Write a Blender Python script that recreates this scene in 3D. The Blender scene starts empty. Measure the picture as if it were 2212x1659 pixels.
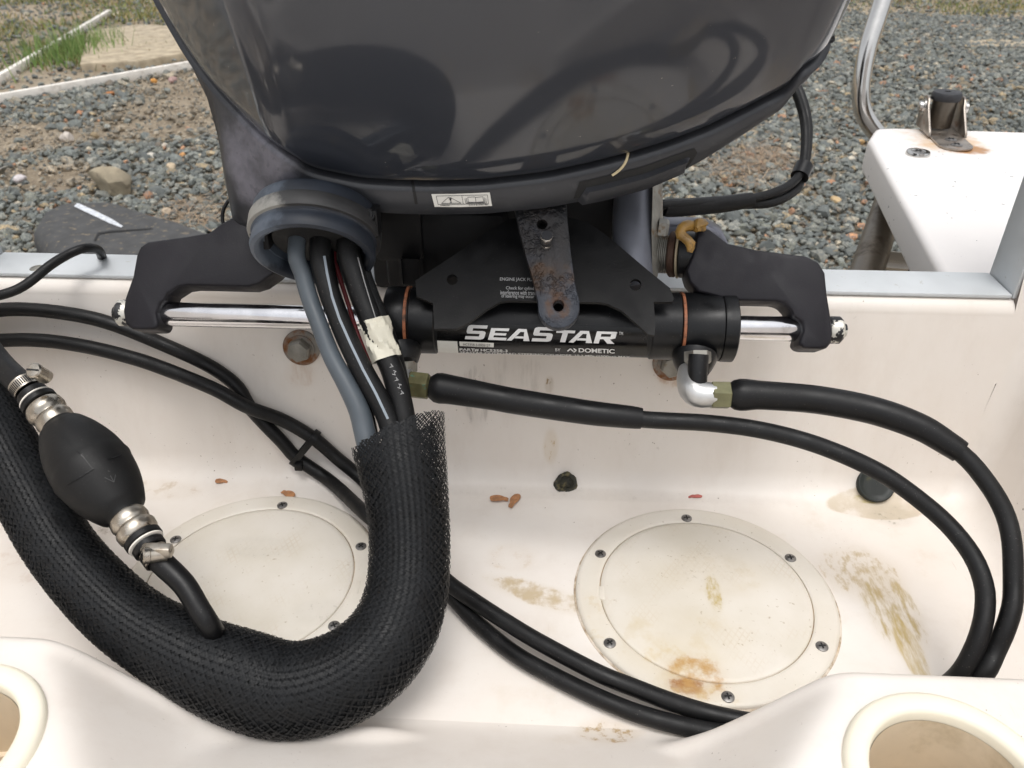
import bpy, bmesh, math, random
import numpy as np
from math import radians, sin, cos, pi, sqrt, atan2, tan
from mathutils import Vector, Matrix
from mathutils.bvhtree import BVHTree

random.seed(7); RNG = np.random.default_rng(11)
SC = bpy.context.scene
COL = SC.collection

# ------------------------------------------------------------------ camera
PITCH, YAW = radians(32.7), radians(2.9)
F, CX, CY = 1736.0, 1106.0, 829.5             # focal length in pixels of a 2212 x 1659 picture
EYE = np.array([0, 0, .49])
FW = np.array([-sin(YAW)*cos(PITCH), cos(YAW)*cos(PITCH), -sin(PITCH)])
RT = np.array([cos(YAW), sin(YAW), 0.0]); UP = np.cross(RT, FW)
cd = bpy.data.cameras.new('camera'); cam = bpy.data.objects.new('camera', cd); COL.objects.link(cam)
cd.sensor_width = 36; cd.lens = 36*F/2212; cd.clip_start = .01; cd.clip_end = 400
m = Matrix.Identity(4)
for r in range(3):
    m[r][0], m[r][1], m[r][2], m[r][3] = RT[r], UP[r], -FW[r], EYE[r]
cam.matrix_world = m
cd.dof.use_dof = True; cd.dof.focus_distance = .62; cd.dof.aperture_fstop = 16
SC.camera = cam

# ------------------------------------------------------------------ light
SUN_EL, SUN_AZ = radians(76), radians(-80)     # azimuth measured from +X towards +Y: high, behind the camera
W = bpy.data.worlds.new('World'); SC.world = W; W.use_nodes = True
nt = W.node_tree; nt.nodes.clear()
sky = nt.nodes.new('ShaderNodeTexSky'); sky.sky_type = 'NISHITA'; sky.sun_disc = False
sky.sun_elevation = SUN_EL; sky.sun_rotation = pi/2-SUN_AZ; sky.dust_density = 4; sky.air_density = 1.0
hs = nt.nodes.new('ShaderNodeHueSaturation'); hs.inputs['Saturation'].default_value = .16
bg = nt.nodes.new('ShaderNodeBackground'); bg.inputs['Strength'].default_value = .15
out = nt.nodes.new('ShaderNodeOutputWorld')
nt.links.new(sky.outputs[0], hs.inputs['Color']); nt.links.new(hs.outputs[0], bg.inputs[0]); nt.links.new(bg.outputs[0], out.inputs[0])
sl = bpy.data.lights.new('sun', 'SUN'); sl.energy = .55; sl.angle = radians(22); sl.color = (1, .965, .92)
so = bpy.data.objects.new('sun', sl); COL.objects.link(so)
sd = Vector((cos(SUN_EL)*cos(SUN_AZ), cos(SUN_EL)*sin(SUN_AZ), sin(SUN_EL)))
so.rotation_euler = sd.to_track_quat('Z', 'Y').to_euler()
SC.view_settings.view_transform = 'Standard'; SC.view_settings.look = 'None'
SC.view_settings.exposure = .56; SC.view_settings.gamma = 1; SC.view_settings.use_curve_mapping = False

# ------------------------------------------------------------------ measuring: a picture point at a known plane or depth
def ray(x, y): return FW+RT*(x-CX)/F-UP*(y-CY)/F
def P(x, y, z=None, Y=None, d=None):
    r = ray(x, y)
    if z is not None: d = (z-EYE[2])/r[2]
    elif Y is not None: d = Y/r[1]
    return EYE+r*d
def PL(x, y, p0, n):                            # on the plane through p0 with normal n
    r = ray(x, y); n = np.array(n, float)
    return EYE+r*(np.dot(np.array(p0)-EYE, n)/np.dot(r, n))

# ------------------------------------------------------------------ objects
GEO = {}
def tagit(o, label=None, cat=None, group=None, kind=None):
    if label: o['label'] = label
    if cat: o['category'] = cat
    if group: o['group'] = group
    if kind: o['kind'] = kind
    return o
def thing(name, base, label, cat, group=None):
    o = bpy.data.objects.new(name, None); COL.objects.link(o); o.location = base
    o.empty_display_size = .05
    return tagit(o, label, cat, group)
def base_of(p):
    b = np.zeros(3)
    while p is not None: b += np.array(p.location); p = p.parent
    return b
def mk(name, V, Fc, mat, parent=None, smooth=True, base=None, sharp=35, label=None, cat=None, group=None, kind=None, mats=None, fm=None):
    V = np.asarray(V, float)
    if parent is not None: off = base_of(parent); loc = (0, 0, 0)
    else:
        off = np.array(base if base is not None else [V[:, 0].mean(), V[:, 1].mean(), V[:, 2].min()]); loc = off
    me = bpy.data.meshes.new(name); me.from_pydata((V-off).tolist(), [], [list(f) for f in Fc])
    me.update()
    for mt in (mats or [mat]): me.materials.append(mt)
    if fm is not None: me.polygons.foreach_set('material_index', fm)
    if smooth:
        me.polygons.foreach_set('use_smooth', [True]*len(me.polygons))
        if sharp: me.set_sharp_from_angle(angle=radians(sharp))
    o = bpy.data.objects.new(name, me); COL.objects.link(o); o.location = loc
    if parent is not None: o.parent = parent
    GEO[o] = (V, Fc)
    return tagit(o, label, cat, group, kind)
def bvh(*objs):
    V = []; Fc = []
    for o in objs:
        v, f = GEO[o]; n = len(V)
        V += [tuple(p) for p in v]; Fc += [[i+n for i in q] for q in f]
    return BVHTree.FromPolygons(V, Fc)
def hit(b, x, y, eps=.0004):
    r = ray(x, y); q, n, i, d = b.ray_cast(Vector(EYE), Vector(r))
    if q is None: return None
    if n.dot(Vector(r)) > 0: n = -n
    return np.array(q+n*eps)
def join(parts):
    V = []; Fc = []; M = []
    for t in parts:
        n = len(V); V += [tuple(p) for p in t[0]]; Fc += [[i+n for i in f] for f in t[1]]
        M += [t[2] if len(t) > 2 else 0]*len(t[1])
    return V, Fc, M

def cr(pts, n=12, closed=False):                # Catmull-Rom through the points
    p = np.asarray(pts, float); N = len(p); o = []
    rng = range(N if closed else N-1)
    for i in rng:
        if closed: a, b, c, d = p[(i-1) % N], p[i], p[(i+1) % N], p[(i+2) % N]
        else:
            b, c = p[i], p[i+1]; a = p[i-1] if i else 2*b-c; d = p[i+2] if i+2 < N else 2*c-b
        for k in range(n):
            t = k/n
            o.append(.5*((2*b)+(-a+c)*t+(2*a-5*b+4*c-d)*t*t+(-a+3*b-3*c+d)*t**3))
    if not closed: o.append(p[-1])
    return np.array(o)
def resample(p, step):
    s = np.r_[0, np.cumsum(np.linalg.norm(np.diff(p[:, :3], axis=0), axis=1))]
    n = max(2, int(round(s[-1]/step))+1); t = np.linspace(0, s[-1], n)
    return np.stack([np.interp(t, s, p[:, k]) for k in range(p.shape[1])], 1), t
def frames(p):
    T = np.gradient(p, axis=0); T /= np.linalg.norm(T, axis=1)[:, None]
    n0 = np.cross(T[0], [0, 0, 1.0])
    if np.linalg.norm(n0) < 1e-3: n0 = np.array([1.0, 0, 0])
    N = [n0/np.linalg.norm(n0)]
    for i in range(1, len(p)):
        v = N[-1]-T[i]*np.dot(N[-1], T[i]); N.append(v/np.linalg.norm(v))
    N = np.array(N); return T, N, np.cross(T, N)
def tube_geo(path, rad, seg=16, cap=True, step=None, raw=False):
    q = np.asarray(path, float)
    if not raw:
        rr = np.full(len(q), rad) if np.isscalar(rad) else np.asarray(rad, float)
        c = cr(np.c_[q, rr], 14); c, _ = resample(c, step or .006); q, rr = c[:, :3], c[:, 3]
    else: rr = np.full(len(q), rad) if np.isscalar(rad) else np.asarray(rad, float)
    T, N, B = frames(q); a = np.linspace(0, 2*pi, seg, endpoint=False); V = []
    for i in range(len(q)):
        V += list(q[i]+rr[i]*(np.cos(a)[:, None]*N[i]+np.sin(a)[:, None]*B[i]))
    Fc = [[i*seg+k, i*seg+(k+1) % seg, (i+1)*seg+(k+1) % seg, (i+1)*seg+k] for i in range(len(q)-1) for k in range(seg)]
    if cap:
        Fc.append(list(range(seg))[::-1]); Fc.append([(len(q)-1)*seg+k for k in range(seg)])
    return V, Fc
def axes(a):
    a = np.array(a, float); a /= np.linalg.norm(a)
    x = np.cross(a, [0, 0, 1.0])
    if np.linalg.norm(x) < 1e-3: x = np.array([1.0, 0, 0])
    x /= np.linalg.norm(x); return a, x, np.cross(a, x)
def lathe_geo(prof, o, axis, seg=32, close=True, ex=1, ph=0):     # prof: (radius, distance along the axis)
    a, x, y = axes(axis); o = np.array(o, float); V = []
    th = np.linspace(0, 2*pi, seg, endpoint=False)+ph
    for r, t in prof:
        V += list(o+a*t+r*(np.cos(th)[:, None]*x*ex+np.sin(th)[:, None]*y))
    n = len(prof)
    Fc = [[i*seg+k, i*seg+(k+1) % seg, (i+1)*seg+(k+1) % seg, (i+1)*seg+k] for i in range(n-1) for k in range(seg)]
    if close:
        Fc.append(list(range(seg))[::-1]); Fc.append([(n-1)*seg+k for k in range(seg)])
    return V, Fc
def box_geo(lo, hi):
    (a, b, c), (d, e, f) = lo, hi
    V = [(a, b, c), (d, b, c), (d, e, c), (a, e, c), (a, b, f), (d, b, f), (d, e, f), (a, e, f)]
    return V, [[3, 2, 1, 0], [4, 5, 6, 7], [0, 1, 5, 4], [1, 2, 6, 5], [2, 3, 7, 6], [3, 0, 4, 7]]
def from_bm(bm):
    bm.verts.ensure_lookup_table(); bm.verts.index_update()
    V = [tuple(v.co) for v in bm.verts]; Fc = [[v.index for v in f.verts] for f in bm.faces]; bm.free(); return V, Fc
def slab_geo(poly, vec, bev=.003, seg=3):       # a planar polygon thickened along vec, edges rounded
    bm = bmesh.new(); vs = [bm.verts.new(p) for p in poly]; f = bm.faces.new(vs); bm.normal_update()
    r = bmesh.ops.extrude_face_region(bm, geom=[f])
    nv = [g for g in r['geom'] if isinstance(g, bmesh.types.BMVert)]
    bmesh.ops.translate(bm, vec=Vector(vec), verts=nv)
    bmesh.ops.recalc_face_normals(bm, faces=bm.faces)
    if bev: bmesh.ops.bevel(bm, geom=[e for e in bm.edges if e.calc_face_angle(0) > .6], offset=bev, segments=seg, profile=.5, affect='EDGES', clamp_overlap=True)
    return from_bm(bm)
def holed_slab(poly, holes, vec, bev=0):        # polygon with round holes (lists of points on the plane), thickened
    bm = bmesh.new(); es = []
    for lp in [poly]+holes:
        vs = [bm.verts.new(p) for p in lp]
        es += [bm.edges.new((vs[i], vs[(i+1) % len(vs)])) for i in range(len(vs))]
    bmesh.ops.triangle_fill(bm, use_beauty=True, edges=es)
    fs = list(bm.faces)
    r = bmesh.ops.extrude_face_region(bm, geom=fs)
    bmesh.ops.translate(bm, vec=Vector(vec), verts=[g for g in r['geom'] if isinstance(g, bmesh.types.BMVert)])
    bmesh.ops.recalc_face_normals(bm, faces=bm.faces)
    if bev:
        bmesh.ops.dissolve_limit(bm, angle_limit=.02, verts=bm.verts, edges=bm.edges)
        bmesh.ops.bevel(bm, geom=[e for e in bm.edges if len(e.link_faces) == 2 and e.calc_face_angle(0) > .9], offset=bev, segments=2, profile=.5, affect='EDGES', clamp_overlap=True)
    return from_bm(bm)
def rock_geo(c, s, seed, sub=2, rough=.22, rot=None):
    g = np.random.default_rng(seed); bm = bmesh.new(); bmesh.ops.create_icosphere(bm, subdivisions=sub, radius=1)
    pl = g.normal(size=(9, 3)); pl /= np.linalg.norm(pl, axis=1)[:, None]; dd = g.uniform(.55, .95, 9)
    M = Matrix.Rotation(g.uniform(0, 6.28) if rot is None else rot, 3, 'Z')
    for v in bm.verts:
        p = np.array(v.co)
        for n_, d_ in zip(pl, dd):
            k = p @ n_
            if k > d_: p = p-n_*(k-d_)
        p = p*(1+rough*.25*(sin(5*p[0]+seed)+cos(4*p[1]-seed)+sin(6*p[2]))*.5)
        v.co = M @ Vector(p*np.array(s))+Vector(c)
    return from_bm(bm)

# ------------------------------------------------------------------ materials
def newmat(name):
    mt = bpy.data.materials.new(name); mt.use_nodes = True; nt = mt.node_tree
    return mt, nt, nt.nodes['Principled BSDF']
def nd(nt, t, **k):
    n = nt.nodes.new(t)
    for a, b in k.items():
        if a in n.inputs: n.inputs[a].default_value = b
        else: setattr(n, a, b)
    return n
def noise(nt, vec, scale, detail=4, rough=.55):
    n = nd(nt, 'ShaderNodeTexNoise'); n.inputs['Scale'].default_value = scale; n.inputs['Detail'].default_value = detail
    n.inputs['Roughness'].default_value = rough; nt.links.new(vec, n.inputs['Vector']); return n.outputs['Fac']
def ramp(nt, x, lo, hi, a=0., b=1.):
    n = nd(nt, 'ShaderNodeMapRange'); n.inputs['From Min'].default_value = lo; n.inputs['From Max'].default_value = hi
    n.inputs['To Min'].default_value = a; n.inputs['To Max'].default_value = b; n.interpolation_type = 'SMOOTHSTEP'
    nt.links.new(x, n.inputs['Value']); return n.outputs[0]
def mth(nt, op, a, b=None):
    n = nd(nt, 'ShaderNodeMath', operation=op)
    for i, v in enumerate((a, b)):
        if v is None: continue
        if isinstance(v, (int, float)): n.inputs[i].default_value = v
        else: nt.links.new(v, n.inputs[i])
    return n.outputs[0]
def mixc(nt, fac, a, b):
    n = nd(nt, 'ShaderNodeMix', data_type='RGBA')
    for i, v in ((0, fac), (6, a), (7, b)):
        if isinstance(v, (int, float)): n.inputs[i].default_value = v
        elif isinstance(v, tuple): n.inputs[i].default_value = (*v, 1)
        else: nt.links.new(v, n.inputs[i])
    return n.outputs[2]
def coord(nt, scale=None, loc=None, rot=None, kind='POINT'):
    tc = nd(nt, 'ShaderNodeTexCoord')
    if scale is None and loc is None and rot is None: return tc.outputs['Object']
    mp = nd(nt, 'ShaderNodeMapping', vector_type=kind); nt.links.new(tc.outputs['Object'], mp.inputs[0])
    if scale: mp.inputs['Scale'].default_value = scale
    if loc is not None: mp.inputs['Location'].default_value = loc
    if rot: mp.inputs['Rotation'].default_value = rot
    return mp.outputs[0]
def bump(nt, b, h, strength, dist=.001):
    n = nd(nt, 'ShaderNodeBump'); n.inputs['Strength'].default_value = strength; n.inputs['Distance'].default_value = dist
    nt.links.new(h, n.inputs['Height'])
    if b.inputs['Normal'].links: nt.links.new(b.inputs['Normal'].links[0].from_socket, n.inputs['Normal'])
    nt.links.new(n.outputs[0], b.inputs['Normal'])
def stain(nt, col, c, r, color, scale=60, thr=(.45, .6), stretch=(1, 1, 1), amount=1., rot=0, edge=.5):
    """a patch of dirt with a shape of its own: an ellipsoid round c, broken up by noise"""
    v = coord(nt, loc=tuple(c), scale=tuple(r), rot=(0, 0, rot), kind='TEXTURE')
    ln = nd(nt, 'ShaderNodeVectorMath', operation='LENGTH'); nt.links.new(v, ln.inputs[0])
    m_ = ramp(nt, ln.outputs['Value'], edge, 1.0, 1, 0)
    n_ = noise(nt, coord(nt, scale=tuple(scale*s for s in stretch)), 1, 6, .65)
    m2 = ramp(nt, mth(nt, 'ADD', n_, mth(nt, 'MULTIPLY', mth(nt, 'SUBTRACT', m_, 1), .45)), thr[0]-.02, thr[1]+.07)
    film = mth(nt, 'MULTIPLY', mth(nt, 'MULTIPLY', m_, m_), mth(nt, 'MULTIPLY', n_, .42))
    m3 = mth(nt, 'MULTIPLY', mth(nt, 'MAXIMUM', mth(nt, 'MULTIPLY', m2, ramp(nt, m_, 0, .45)), film), amount)
    return mixc(nt, m3, col, color)
def simple(name, color, rough=.5, metal=0., var=.12, vs=40, bmp=0, bs=300, dust=0, dustc=(.35, .33, .3), coat=0, spec=.5, color2=None, thr=(.5, .65), c2s=60, rvar=.1):
    mt, nt, b = newmat(name); v = coord(nt)
    n1 = noise(nt, v, vs, 5)
    c = mixc(nt, ramp(nt, n1, .3, .7), tuple(x*(1-var) for x in color), tuple(min(1, x*(1+var)) for x in color))
    if color2: c = mixc(nt, ramp(nt, noise(nt, v, c2s, 7, .65), *thr), c, color2)
    if dust: c = mixc(nt, mth(nt, 'MULTIPLY', ramp(nt, noise(nt, v, 900, 3), .66, .74), dust), c, dustc)
    nt.links.new(c, b.inputs['Base Color'])
    b.inputs['Metallic'].default_value = metal; b.inputs['Specular IOR Level'].default_value = spec
    nt.links.new(ramp(nt, n1, .3, .7, max(0, rough-rvar), min(1, rough+rvar)), b.inputs['Roughness'])
    if coat: b.inputs['Coat Weight'].default_value = coat; b.inputs['Coat Roughness'].default_value = .03
    if bmp: bump(nt, b, noise(nt, v, bs, 4), bmp)
    return mt
RUST = (.25, .10, .03)
def gelcoat():
    mt, nt, b = newmat('aged white gelcoat'); v = coord(nt)
    c = mixc(nt, ramp(nt, noise(nt, v, 7, 5), .3, .7), (.80, .742, .682), (.83, .785, .735))
    c = mixc(nt, mth(nt, 'MULTIPLY', ramp(nt, noise(nt, coord(nt, scale=(1, 1, .35)), 22, 6, .7), .45, .75), .18), c, (.56, .47, .39))
    c = mixc(nt, mth(nt, 'MULTIPLY', ramp(nt, noise(nt, coord(nt, scale=(1, 1, .3)), 5, 6, .7), .48, .75), .13), c, (.62, .55, .45))
    c = mixc(nt, mth(nt, 'MULTIPLY', ramp(nt, noise(nt, coord(nt, rot=(0, 0, .6), scale=(1, .12, 1)), 190, 3), .68, .74), ramp(nt, noise(nt, v, 9, 3), .5, .65, 0, .3)), c, (.45, .40, .35))
    sp = ramp(nt, noise(nt, v, 330, 2), .70, .75)
    c = mixc(nt, mth(nt, 'MULTIPLY', sp, ramp(nt, noise(nt, v, 14, 3), .5, .62, 0, .75)), c, (.2, .14, .09))
    for a in STAINS: c = stain(nt, c, *a[0], **a[1])
    nt.links.new(c, b.inputs['Base Color'])
    b.inputs['Roughness'].default_value = .42; b.inputs['Specular IOR Level'].default_value = .4
    b.inputs['Coat Weight'].default_value = .12; b.inputs['Coat Roughness'].default_value = .25
    bump(nt, b, noise(nt, v, 35, 3), .08, .002)
    return mt
Zf = 0.0
def on(x, y): return P(x, y, z=0)
STAINS = [
    ((P(1930, 1320, z=0), (.030, .062, .02), (.44, .32, .11)), dict(scale=70, thr=(.38, .58), stretch=(2.2, .5, 1), amount=.85)),
    ((P(1965, 1400, z=0), (.014, .05, .02), (.50, .36, .10)), dict(scale=60, thr=(.36, .56), stretch=(2.5, .45, 1), amount=.7)),
    ((P(1860, 1240, z=0), (.05, .045, .02), (.48, .36, .18)), dict(scale=90, thr=(.42, .6), stretch=(1.6, .8, 1), amount=.8)),
    ((P(1165, 1285, z=0), (.065, .017, .02), (.50, .38, .21)), dict(scale=70, thr=(.34, .56), rot=-.35, amount=.8)),
    ((P(1105, 1205, z=0), (.03, .025, .02), (.60, .47, .33)), dict(scale=60, thr=(.48, .62), amount=.5)),
    ((P(1400, 1500, z=0), (.16, .15, .02), (.66, .56, .44)), dict(scale=26, thr=(.40, .75), amount=.45, edge=.6)),
    ((P(500, 1250, z=0), (.17, .15, .02), (.66, .56, .44)), dict(scale=26, thr=(.42, .75), amount=.45, edge=.6)),
    ((P(1800, 1180, z=0), (.14, .08, .02), (.62, .52, .40)), dict(scale=30, thr=(.44, .75), amount=.4)),
    ((P(1310, 1590, z=0), (.03, .02, .02), (.42, .27, .10)), dict(scale=110, thr=(.5, .57), amount=.8)),
    ((P(1630, 1545, z=0), (.04, .010, .02), (.33, .13, .03)), dict(scale=90, thr=(.36, .5), amount=.9)),
    ((P(1890, 1095, z=0), (.050, .020, .03), (.56, .47, .34)), dict(scale=30, thr=(.25, .45), amount=.75, edge=.75)),
    ((P(1870, 1085, z=0), (.018, .006, .03), (.40, .32, .10)), dict(scale=70, thr=(.36, .5), amount=.7)),
    ((P(1930, 1115, z=0), (.03, .02, .03), (.22, .19, .12)), dict(scale=150, thr=(.55, .62), amount=.6)),
    ((P(200, 1150, z=0), (.03, .03, .03), (.2, .14, .07)), dict(scale=60, thr=(.46, .6), amount=.7)),
    ((P(340, 1060, z=.0), (.06, .02, .03), (.5, .38, .24)), dict(scale=70, thr=(.46, .62), amount=.55)),
    ((P(90, 1200, z=0), (.06, .05, .03), (.55, .42, .32)), dict(scale=50, thr=(.46, .62), amount=.4)),
    ((P(1250, 1070, z=0), (.3, .010, .012), (.36, .31, .26)), dict(scale=190, thr=(.5, .78), amount=.4)),
    ((P(1030, 850, Y=.605), (.022, .06, .045), (.34, .30, .27)), dict(scale=40, thr=(.38, .62), stretch=(2.6, 1, .3), amount=.6)),
    ((P(1120, 830, Y=.605), (.05, .06, .045), (.42, .37, .32)), dict(scale=40, thr=(.42, .66), stretch=(2.2, 1, .3), amount=.55)),
    ((P(1190, 960, Y=.598), (.010, .05, .025), (.46, .30, .08)), dict(scale=120, thr=(.53, .57), stretch=(1.2, 1, .5), amount=.95)),
    ((P(1187, 825, Y=.61), (.006, .05, .012), (.3, .2, .08)), dict(scale=140, thr=(.52, .56), stretch=(1.2, 1, .5), amount=.95)),
    ((P(655, 800, Y=.612), (.022, .06, .02), (.45, .24, .10)), dict(scale=60, thr=(.40, .66), stretch=(1.4, 1, .6), amount=.35)),
    ((P(1450, 800, Y=.612), (.020, .06, .020), (.40, .19, .05)), dict(scale=60, thr=(.34, .58), stretch=(1.4, 1, .5), amount=.8)),
    ((P(150, 1085, Y=.56), (.016, .05, .012), (.08, .05, .03)), dict(scale=90, thr=(.4, .5), amount=.9)),
]
M = {}
M['gel'] = gelcoat()
M['trim'] = simple('pale grey aluminium trim', (.56, .585, .60), .42, 0, .06, 20, .03, 200, color2=(.45, .45, .43), thr=(.62, .72), c2s=120)
M['rubber'] = simple('black rubber', (.0048, .0048, .0052), .50, 0, .3, 60, .06, 500, dust=.25, rvar=.12, color2=(.011, .0115, .012), thr=(.45, .75), c2s=25, spec=.32)
M['rubber_soft'] = simple('matt black shrink tube', (.0045, .0045, .005), .44, 0, .3, 40, .12, 160, dust=.2, rvar=.1, spec=.32)
M['grey_hose'] = simple('grey hose', (.075, .09, .105), .4, 0, .1, 30, .03, 300, rvar=.08)
M['stripe'] = simple('pale stripe print', (.25, .29, .33), .5, 0, .1)
M['red'] = simple('red wire', (.16, .01, .015), .5)
M['braid'] = simple('black braided nylon', (.0062, .007, .0082), .56, 0, .35, 90, 0, dust=.06, rvar=.1, spec=.30)
M['core'] = simple('dark hose bundle', (.006, .006, .007), .7, 0, .2)
M['bulb'] = simple('primer bulb rubber', (.0062, .0062, .0063), .55, 0, .25, 30, .08, 400, dust=.1, spec=.3)
M['steel'] = simple('tarnished steel', (.46, .42, .36), .28, 1, .25, 60, .05, 250, color2=(.22, .14, .07), thr=(.55, .75), c2s=55, rvar=.12)
M['stainless'] = simple('polished stainless', (.58, .57, .55), .16, 1, .06, 40, .02, 200, rvar=.05)
M['chrome'] = simple('chromed rod', (.74, .74, .76), .17, 1, .08, 60, .03, 160, rvar=.07, color2=(.5, .5, .5), thr=(.60, .7), c2s=45)
M['dull'] = simple('dull galvanised steel', (.30, .29, .26), .55, .7, .25, 70, .2, 300, color2=(.22, .13, .06), thr=(.56, .7), c2s=90)
M['darksteel'] = simple('shade dark stainless post', (.16, .14, .115), .38, .8, .25, 30, .05, 200, color2=(.07, .055, .04), thr=(.45, .7), c2s=30)  # shade under the platform put into the post's colour
M['brass'] = simple('greenish brass nut', (.16, .15, .075), .5, .65, .2, 90, .1, 300, color2=(.10, .27, .20), thr=(.56, .68), c2s=130)
M['brass2'] = simple('olive brass nut', (.20, .195, .11), .5, .6, .2, 90, .1, 300, color2=(.10, .13, .08), thr=(.6, .75), c2s=90)
M['alu'] = simple('cast silver fitting', (.62, .62, .61), .38, .8, .06, 60, .12, 600)
M['plast_white'] = simple('aged cream plastic', (.80, .755, .68), .48, 0, .04, 20, .04, 300, color2=(.60, .50, .38), thr=(.62, .8), c2s=40)
M['cup_ring'] = simple('cream plastic cup holder', (.85, .80, .66), .5, 0, .03, 20, .05, 250, color2=(.6, .5, .3), thr=(.68, .8), c2s=70)
M['cup'] = simple('stained tan plastic', (.70, .59, .44), .6, 0, .06, 14, .05, 200, color2=(.5, .40, .26), thr=(.5, .75), c2s=20)
M['grime'] = simple('dirt line', (.46, .36, .25), .8, 0, .35, 90, .2, 300, color2=(.70, .63, .55), thr=(.40, .62), c2s=45)
M['grime2'] = simple('dirt in groove', (.34, .25, .16), .8, 0, .3, 90)
M['screw'] = simple('dull screw head', (.25, .24, .23), .4, .9, .2, 300, 0)
M['black'] = simple('black recess', (.008, .008, .008), .7)
M['arm'] = simple('dark anodised casting', (.0105, .0094, .0130), .5, .2, .15, 60, .12, 900, dust=.06, spec=.4)
M['cyl'] = simple('black cylinder paint', (.005, .0053, .0062), .38, 0, .3, 60, .04, 400, dust=.2, rvar=.1, spec=.35)
M['plate'] = simple('black powder coat', (.0045, .0045, .005), .52, 0, .3, 60, .15, 900, dust=.4, dustc=(.06, .06, .06), spec=.3)
M['label_black'] = simple('glossy black decal film', (.004, .004, .0045), .2, 0, .2, 60, spec=.35)
M['print'] = simple('white print', (.75, .75, .74), .4, 0, .04)
M['print_grey'] = simple('grey print', (.34, .34, .34), .5, 0, .05)
M['print_dark'] = simple('dark print', (.02, .02, .025), .5)
M['sticker'] = simple('white sticker', (.74, .73, .68), .4, 0, .04)
M['orange'] = simple('orange seal edge', (.36, .13, .06), .55, 0, .2, 90, .1, 400, color2=(.10, .05, .03), thr=(.48, .66), c2s=120)
M['grease'] = simple('old yellow grease', (.30, .17, .04), .35, 0, .35, 60, .4, 200, color2=(.10, .06, .02), thr=(.5, .65), c2s=80)
M['tape'] = simple('pale masking tape', (.66, .63, .52), .55, 0, .06, 60, .25, 110)
M['casting'] = simple('grey painted casting', (.15, .158, .185), .40, .3, .15, 30, .08, 250, dust=.25)
M['pan_dark'] = simple('dark unpainted casting', (.007, .007, .008), .55, .1, .2, 40, .12, 400, dust=.3, dustc=(.05, .045, .04), spec=.3)
M['seed'] = simple('dry brown seed wing', (.42, .20, .09), .55, 0, .25, 300, .2, 400)
M['seed_red'] = simple('red seed wing', (.48, .13, .11), .5, 0, .2, 300, .2, 400)
M['pad'] = simple('white gelcoat platform', (.84, .80, .775), .38, 0, .02, 10, .02, 60)
M['wood'] = simple('bleached timber', (.74, .70, .64), .8, 0, .1, 14, .3, 120, color2=(.52, .47, .41), thr=(.5, .75), c2s=30)
M['concrete'] = simple('old concrete', (.40, .335, .24), .9, 0, .2, 12, .7, 60, color2=(.27, .22, .15), thr=(.48, .66), c2s=10)
M['tar'] = simple('dark weathered asphalt', (.060, .060, .060), .9, 0, .25, 20, 1.0, 45, color2=(.17, .14, .10), thr=(.56, .66), c2s=34)
M['chalk'] = simple('white paint streak', (.55, .57, .60), .8, 0, .2, 80, .3, 90)
M['plugcap'] = simple('grey black plug', (.022, .023, .027), .55, 0, .2, 60)
M['pin'] = simple('plug grey', (.02, .022, .027), .5)

# cowl: dark metallic lacquer with dust specks
mt, nt, b = newmat('dark grey lacquer'); v = coord(nt)
c = mixc(nt, ramp(nt, noise(nt, v, 5, 4), .3, .7), (.021, .0255, .036), (.026, .031, .043))
c = mixc(nt, mth(nt, 'MULTIPLY', ramp(nt, noise(nt, v, 260, 2), .735, .75), ramp(nt, noise(nt, v, 11, 2), .5, .6)), c, (.3, .28, .25))
c = mixc(nt, mth(nt, 'MULTIPLY', ramp(nt, noise(nt, coord(nt, scale=(1, 1, .4)), 26, 5), .55, .75), .5), c, (.045, .040, .034))
for q_, r_ in (((905, 388), (.03, .03, .006)), ((1000, 389), (.02, .03, .004))): c = stain(nt, c, P(*q_, d=.545)-np.array([0, .75, -.76]), r_, (.34, .29, .22), scale=130, thr=(.44, .58), stretch=(.5, 1, 1.5), amount=.8)
nt.links.new(c, b.inputs['Base Color']); b.inputs['Roughness'].default_value = .45; b.inputs['Metallic'].default_value = .3
b.inputs['Coat Weight'].default_value = 1; b.inputs['Coat Roughness'].default_value = .06; b.inputs['Coat IOR'].default_value = 1.52
M['cowl'] = mt
mt, nt, b = newmat('semi gloss grey pan'); v = coord(nt)
c = mixc(nt, ramp(nt, noise(nt, v, 20, 5), .3, .7), (.024, .0255, .030), (.033, .035, .040))
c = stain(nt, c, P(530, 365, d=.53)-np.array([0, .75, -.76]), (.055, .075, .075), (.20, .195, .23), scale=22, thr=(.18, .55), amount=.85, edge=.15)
c = mixc(nt, mth(nt, 'MULTIPLY', ramp(nt, noise(nt, v, 160, 4), .60, .68), .4), c, (.05, .05, .055))
nt.links.new(c, b.inputs['Base Color']); b.inputs['Roughness'].default_value = .36; b.inputs['Metallic'].default_value = .15
bump(nt, b, noise(nt, v, 300, 3), .05)
M['pan'] = mt
# boot: blue grey rubber, with a paler patch on its left; clamp band likewise
def pale_patched(name, dark, light, c0, r0, rough):
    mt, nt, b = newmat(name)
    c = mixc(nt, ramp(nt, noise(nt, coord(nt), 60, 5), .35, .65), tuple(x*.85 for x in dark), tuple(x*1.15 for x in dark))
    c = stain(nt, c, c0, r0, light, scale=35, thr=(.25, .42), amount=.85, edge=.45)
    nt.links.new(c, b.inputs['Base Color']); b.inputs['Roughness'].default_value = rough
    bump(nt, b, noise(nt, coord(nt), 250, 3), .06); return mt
# steering arm: grey paint, rust round the holes and in a band
mt, nt, b = newmat('rusting painted steel'); v = coord(nt)
M['armsteel'] = mt

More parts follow.
